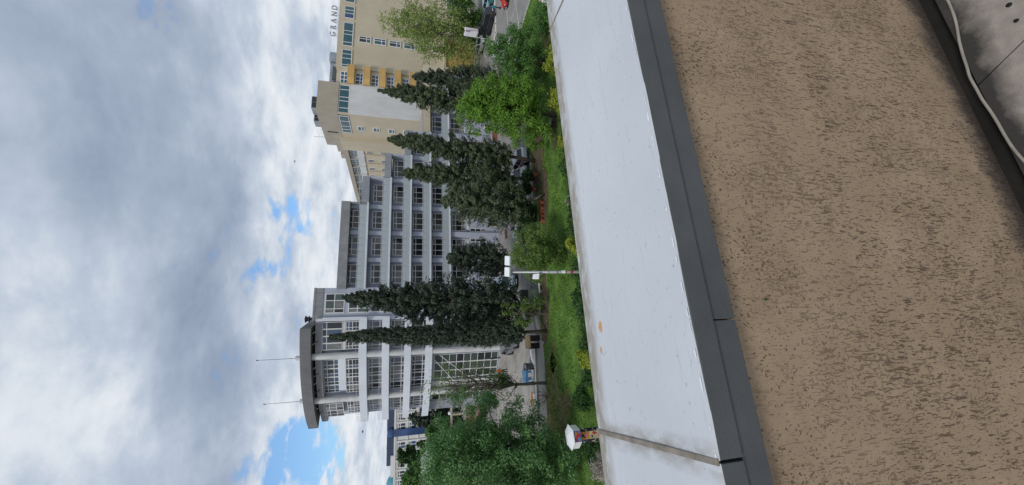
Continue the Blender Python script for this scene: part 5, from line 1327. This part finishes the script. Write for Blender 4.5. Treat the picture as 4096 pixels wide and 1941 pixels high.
mat('cabinet_green', (.20, .235, .19), .6, .12, 3); mat('cabinet_dark', (.075, .08, .08), .6, .12, 3)
cabinet(2160, 1178, 1.15, .7, 1.0, 'cabinet_green', 'pale green metal utility cabinet beside the young tree')
cabinet(2128, 1182, 1.3, .8, 1.1, 'cabinet_dark', 'dark utility cabinet behind the pale green one')
g0, g1 = gz(2166, 1133), gz(2170, 1173)
d_ = g1 - g0; b = thing('white_plank', 'single white plank lying on low blocks along the soil strip', 'plank', tuple(g0.xy) + (.06,), math.atan2(d_.y, d_.x))
MB().box(0, d_.length, -.16, .16, .22, .27).build('board', Mt('plank_white'), b, bevel=.005)
for t_ in (.15, .8): MB().box(d_.length * t_ - .1, d_.length * t_ + .1, -.12, .12, 0, .22).build('block', Mt('concrete_paving'), b)
# open wooden crate on black bins
g = gz(2156, 1362)
for i, (dx, lb) in enumerate(((-.55, 'black rubbish bin with lid, right under the open crate'), (.25, 'black rubbish bin with lid beside the slender cypress trunk'))):
    t_ = thing('rubbish_bin', lb, 'bin', (g.x + dx, g.y, .03), .26, 'black rubbish bins by the cypress')
    MB().prism([(-.3, -.3), (.3, -.3), (.3, .3), (-.3, .3)], 0, .95).build('bin_body', Mt('rubber'), t_, bevel=.04)
    MB().box(-.34, .34, -.34, .34, .96, 1.02).build('bin_lid', Mt('dark_metal'), t_, bevel=.03)
    for k in (-.2, .2): MB().tube([(k - .03, .3, .08), (k + .03, .3, .08)], .08, 10).build('bin_wheel', Mt('rubber'), t_)
cr = thing('wooden_crate', 'open pale wooden crate lying on top of the black bins', 'crate', (g.x - .15, g.y, 1.05), .4)
MB().box(-.6, .6, -.35, .35, 0, .05).build('base', Mt('wood'), cr)
for y_ in (-.35, .33):
    for z_ in (.07, .25): MB().box(-.6, .6, y_, y_ + .025, z_, z_ + .14).build('slat', mat('wood_pale', (.62, .47, .28), .8, .15, 4), cr)
for x_ in (-.6, .575): MB().box(x_, x_ + .025, -.324, .329, .07, .40).build('side_board', Mt('wood'), cr)
o = MB().box(0, 1.1, -.36, .36, 0, .025).build('open_lid', Mt('wood_pale'), cr); o.location = (.6, 0, .4); o.rotation_euler = (0, math.radians(-25), 0)
# long white boards and low wall
g0, g1 = gz(2130, 1396), gz(2138, 1456); d_ = g1 - g0
t_ = thing('sheet_stack', 'stack of long white sheets lying on the paving', 'boards', tuple(g0.xy) + (.015,), math.atan2(d_.y, d_.x))
for k in range(4): MB().box(-.1 * k, d_.length - .15 * k, -.35 + .03 * k, .35 - .05 * k, .06 * k, .06 * k + .05).build('sheet', Mt('plank_white'), t_, bevel=.004)
g0, g1 = gz(2147, 1396), gz(2160, 1700); d_ = g1 - g0
t_ = thing('low_wall', 'low concrete edging wall with white top along the paving', 'wall', tuple(g0.xy) + (0,), math.atan2(d_.y, d_.x))
nseg = int(d_.length / 1.5)
MB().box(0, d_.length, -.1, .1, 0, .24).build('wall_body', Mt('concrete_paving'), t_)
for k in range(nseg): MB().box(d_.length * k / nseg + .01, d_.length * (k + 1) / nseg - .01, -.13, .13, .24, .29).build('cap_stone', Mt('plank_white'), t_, bevel=.006)
# blue covered stack
g = gz(2134, 1504); t_ = thing('covered_stack', 'stack of goods under a blue sheet beside the leaning tree', 'covered goods', (g.x, g.y, .012), .2)
MB().box(-.75, .75, -.5, .6, 0, .14).build('pallet', Mt('wood_grey'), t_)
MB().add([(-.7, -.45, .141), (.7, -.45, .141), (.7, .55, .141), (-.7, .55, .141), (-.66, -.4, 1.05), (.68, -.42, .98), (.64, .5, 1.15), (-.62, .48, 1.1), (0, 0, 1.2)], [(0, 1, 5, 4), (1, 2, 6, 5), (2, 3, 7, 6), (3, 0, 4, 7), (4, 5, 8), (5, 6, 8), (6, 7, 8), (7, 4, 8)]).build('blue_sheet', mat('tarp_blue', (.10, .24, .42), .5, .15, 3), t_)
MB().box(-.72, .72, -.47, -.455, .16, .5).build('sheet_hem', mat('tarp_grey', (.2, .28, .33), .6, .15, 3), t_)
g = gz(2131, 1470); t_ = thing('round_bin', 'dark grey round tub beside the blue covered stack', 'tub', (g.x, g.y, .012))
MB().lathe([(.42, 0), (.5, .5), (.52, .85), (.56, .86), (.56, .92), (.48, .92), (.44, .6)], (0, 0, 0), 18).build('tub_body', mat('tub_grey', (.10, .115, .14), .5, .1), t_)
MB().lathe([(.47, .80), (.1, .84)], (0, 0, 0), 16).build('tub_fill', Mt('concrete_grey'), t_)
# white chairs stacked beyond
for i, (x, y, lb) in enumerate(((2146, 1487, 'white plastic chair upturned next to the dark tub'), (2147, 1500, 'white plastic chair next to the blue covered stack'), (2146, 1513, 'white plastic chair leaning at the tree trunk'))):
    g = gz(x, y); t_ = thing('plastic_chair', lb, 'chair', (g.x, g.y, .015), rng.uniform(0, 6), 'white plastic chairs')
    MB().box(-.22, .22, -.22, .22, .42, .46).build('seat', Mt('plank_white'), t_, bevel=.01)
    MB().box(-.22, .22, .2, .24, .47, .88).build('backrest', Mt('plank_white'), t_, bevel=.01)
    for a in (-.19, .19):
        for c in (-.19, .19): MB().box(a - .02, a + .02, c - .02, c + .02, 0, .42).build('leg', Mt('plank_white'), t_)
# orange barrier and pipes
g0, g1 = gz(2128, 1570), gz(2127, 1616); d_ = g1 - g0
t_ = thing('barrier', 'orange tubular barrier lying beside the white pipes', 'barrier', tuple(g0.xy) + (.05,), math.atan2(d_.y, d_.x))
for y_ in (0, .5): MB().tube([(0, y_, .03), (d_.length, y_, .03)], .04, 6).build('rail', mat('barrier_orange', (.70, .30, .06), .6, .08), t_)
for k in range(4): MB().tube([(d_.length * k / 3, 0, .03), (d_.length * k / 3, .5, .03)], .035, 6).build('bar', Mt('barrier_orange'), t_)
g0, g1 = gz(2138, 1560), gz(2143, 1632); d_ = g1 - g0
for i, lb in enumerate(('white plastic pipe on the ground, longest of the heap', 'white plastic pipe on the ground beside the orange barrier', 'grey pipe on the ground against the low wall')):
    t_ = thing('pipe', lb, 'pipe', (g0.x + rng.uniform(-.2, .2), g0.y - .3 * i, .05), math.atan2(d_.y, d_.x) + rng.uniform(-.06, .06), 'pipes lying on the paving')
    MB().tube([(0, 0, .05), (d_.length * (1 - .12 * i), 0, .05)], .07, 10).build('pipe_tube', Mt('plank_white' if i < 2 else 'wood_grey'), t_)
    MB().tube([(0, 0, .05), (.14, 0, .05)], .085, 10).build('pipe_socket', Mt('wood_grey'), t_)
# loose pavers at the lawn edge
pv = link('paver_path', None, kind='structure'); ps_ = MB().box(-.28, .28, -.28, .28, -.05, .035).mesh('paver', Mt('concrete_paving'))
a_, b_ = gz(2172, 1374), gz(2186, 1660)
for k in range(34):
    for j in range(2):
        p = a_.lerp(b_, k / 33) + Vector((.05 * math.sin(k), .62 * j - .1, 0))
        link('paver', ps_, pv, (p.x, p.y, .06 + rng.uniform(0, .02)), (rng.uniform(-.02, .02), rng.uniform(-.02, .02), .05 + rng.uniform(-.1, .1)))
# cafe tables and cart
for (x, y, lb) in ((2086, 913, 'round white cafe table nearer the yucca pots'), (2077, 941, 'round white cafe table next to the cream cart')):
    g = gz(x, y); t_ = thing('cafe_table', lb, 'table', (g.x, g.y, 0))
    MB().lathe([(.42, .72), (.44, .735), (.44, .755), (.40, .765)], (0, 0, 0), 20).build('table_top', Mt('plank_white'), t_)
    MB().lathe([(.05, .05), (.035, .1), (.035, .72)], (0, 0, 0), 8).build('stem', Mt('dark_metal'), t_)
    MB().lathe([(.28, 0), (.26, .03), (.06, .05)], (0, 0, 0), 14).build('foot', Mt('dark_metal'), t_)
g = gz(2096, 955); t_ = thing('cart', 'cream wooden cart with a white and blue sign board', 'cart', (g.x, g.y, 0), .5)
MB().box(-.7, .7, -.4, .4, .35, .95).build('cart_box', Mt('wood_pale'), t_, bevel=.02)
MB().box(-.75, .75, -.45, .45, .95, 1.0).build('cart_top', Mt('plank_white'), t_)
MB().box(-.45, .45, -.43, -.405, .4, .9).build('sign_board', Mt('paint_pale_blue'), t_)
for x_ in (-.45, .45):
    MB().tube([(x_, -.36, .18), (x_, -.30, .18)], .18, 14).build('cart_wheel', Mt('rubber'), t_); MB().tube([(x_, .30, .18), (x_, .36, .18)], .18, 14).build('cart_wheel', Mt('rubber'), t_)
MB().box(-.6, .6, -.3, .3, .19, .349).build('chassis', Mt('dark_metal'), t_)
for (x, y, lb) in ((2094, 900, 'small wooden chair with straw seat beside the cafe table'), (2098, 930, 'pale blue metal chair by the yucca leaves')):
    g = gz(x, y); t_ = thing('garden_chair', lb, 'chair', (g.x, g.y, 0), 1.0); m_ = 'wood_pale' if x == 2094 else 'paint_pale_blue'
    MB().box(-.21, .21, -.21, .21, .43, .46).build('seat', Mt(m_), t_); MB().box(-.21, .21, .19, .22, .47, .9).build('backrest', Mt(m_), t_)
    for a in (-.18, .18):
        for c in (-.18, .18): MB().box(a - .02, a + .02, c - .02, c + .02, 0, .43).build('leg', Mt('dark_metal'), t_)
# brick planter by the lower storey and a stack of bricks behind the cafe
g = gz(1990, 545); t_ = thing('brick_planter', 'red brick planter box at the foot of the balcony block', 'planter', (g.x, g.y, 0), A15)
bm = MB().box(.005, .235, 0, .11, 0, .068).mesh('brick', Mt('brick_red'))
MB().box(-.7, .7, .115, .9, 0, .85).build('core', Mt('concrete_paving'), t_)
for r_ in range(11):
    for c in range(6): link('brick', bm, t_, (-.72 + c * .24 + (.12 if r_ % 2 else 0) - .06, 0, r_ * .078))
g = gz(2010, 935); t_ = thing('iron_heap', 'rusty heap of scrap iron on the paving by the grey wall', 'scrap', (g.x + .2, g.y - 2.5, 0)); 
for k in range(16):
    a = rng.uniform(0, 3.14); c = Vector((rng.uniform(-.8, .8), rng.uniform(-.4, .4), .06 + .03 * (k % 5))); e = Vector((math.cos(a), math.sin(a), .1)) * .55
    MB().tube([c - e, c + e], .03, 5).build('rod', mat('rust', (.15, .075, .05), .9, .2), t_)
# birds
for (x, y, Y, lb) in ((1180, 647, 70, 'small dark bird flying over the hotel roof'), (1452, 1727, 60, 'small grey bird flying left of the round tower')):
    p = at(x, y, Y); t_ = thing('bird', lb, 'bird', tuple(p), .6, 'flying birds')
    MB().tube([(-.2, 0, 0), (-.1, 0, .01), (.08, 0, .01), (.2, 0, .03), (.27, 0, .02)], [.01, .05, .06, .035, .005], 8).build('body', mat('feather', (.05, .05, .055), .8, .1), t_, smooth=True)
    for s in (-1, 1): MB().add([(.1, 0, .03), (-.06, 0, .03), (-.1, s * .3, .12), (.06, s * .26, .13), (-.08, s * .55, .05)], [(0, 1, 2, 3), (3, 2, 4)]).build('wing', Mt('feather'), t_)
    MB().add([(-.18, -.02, .01), (-.18, .02, .01), (-.34, .06, .01), (-.34, -.06, .01)], [(0, 1, 2, 3)]).build('tail', Mt('feather'), t_)
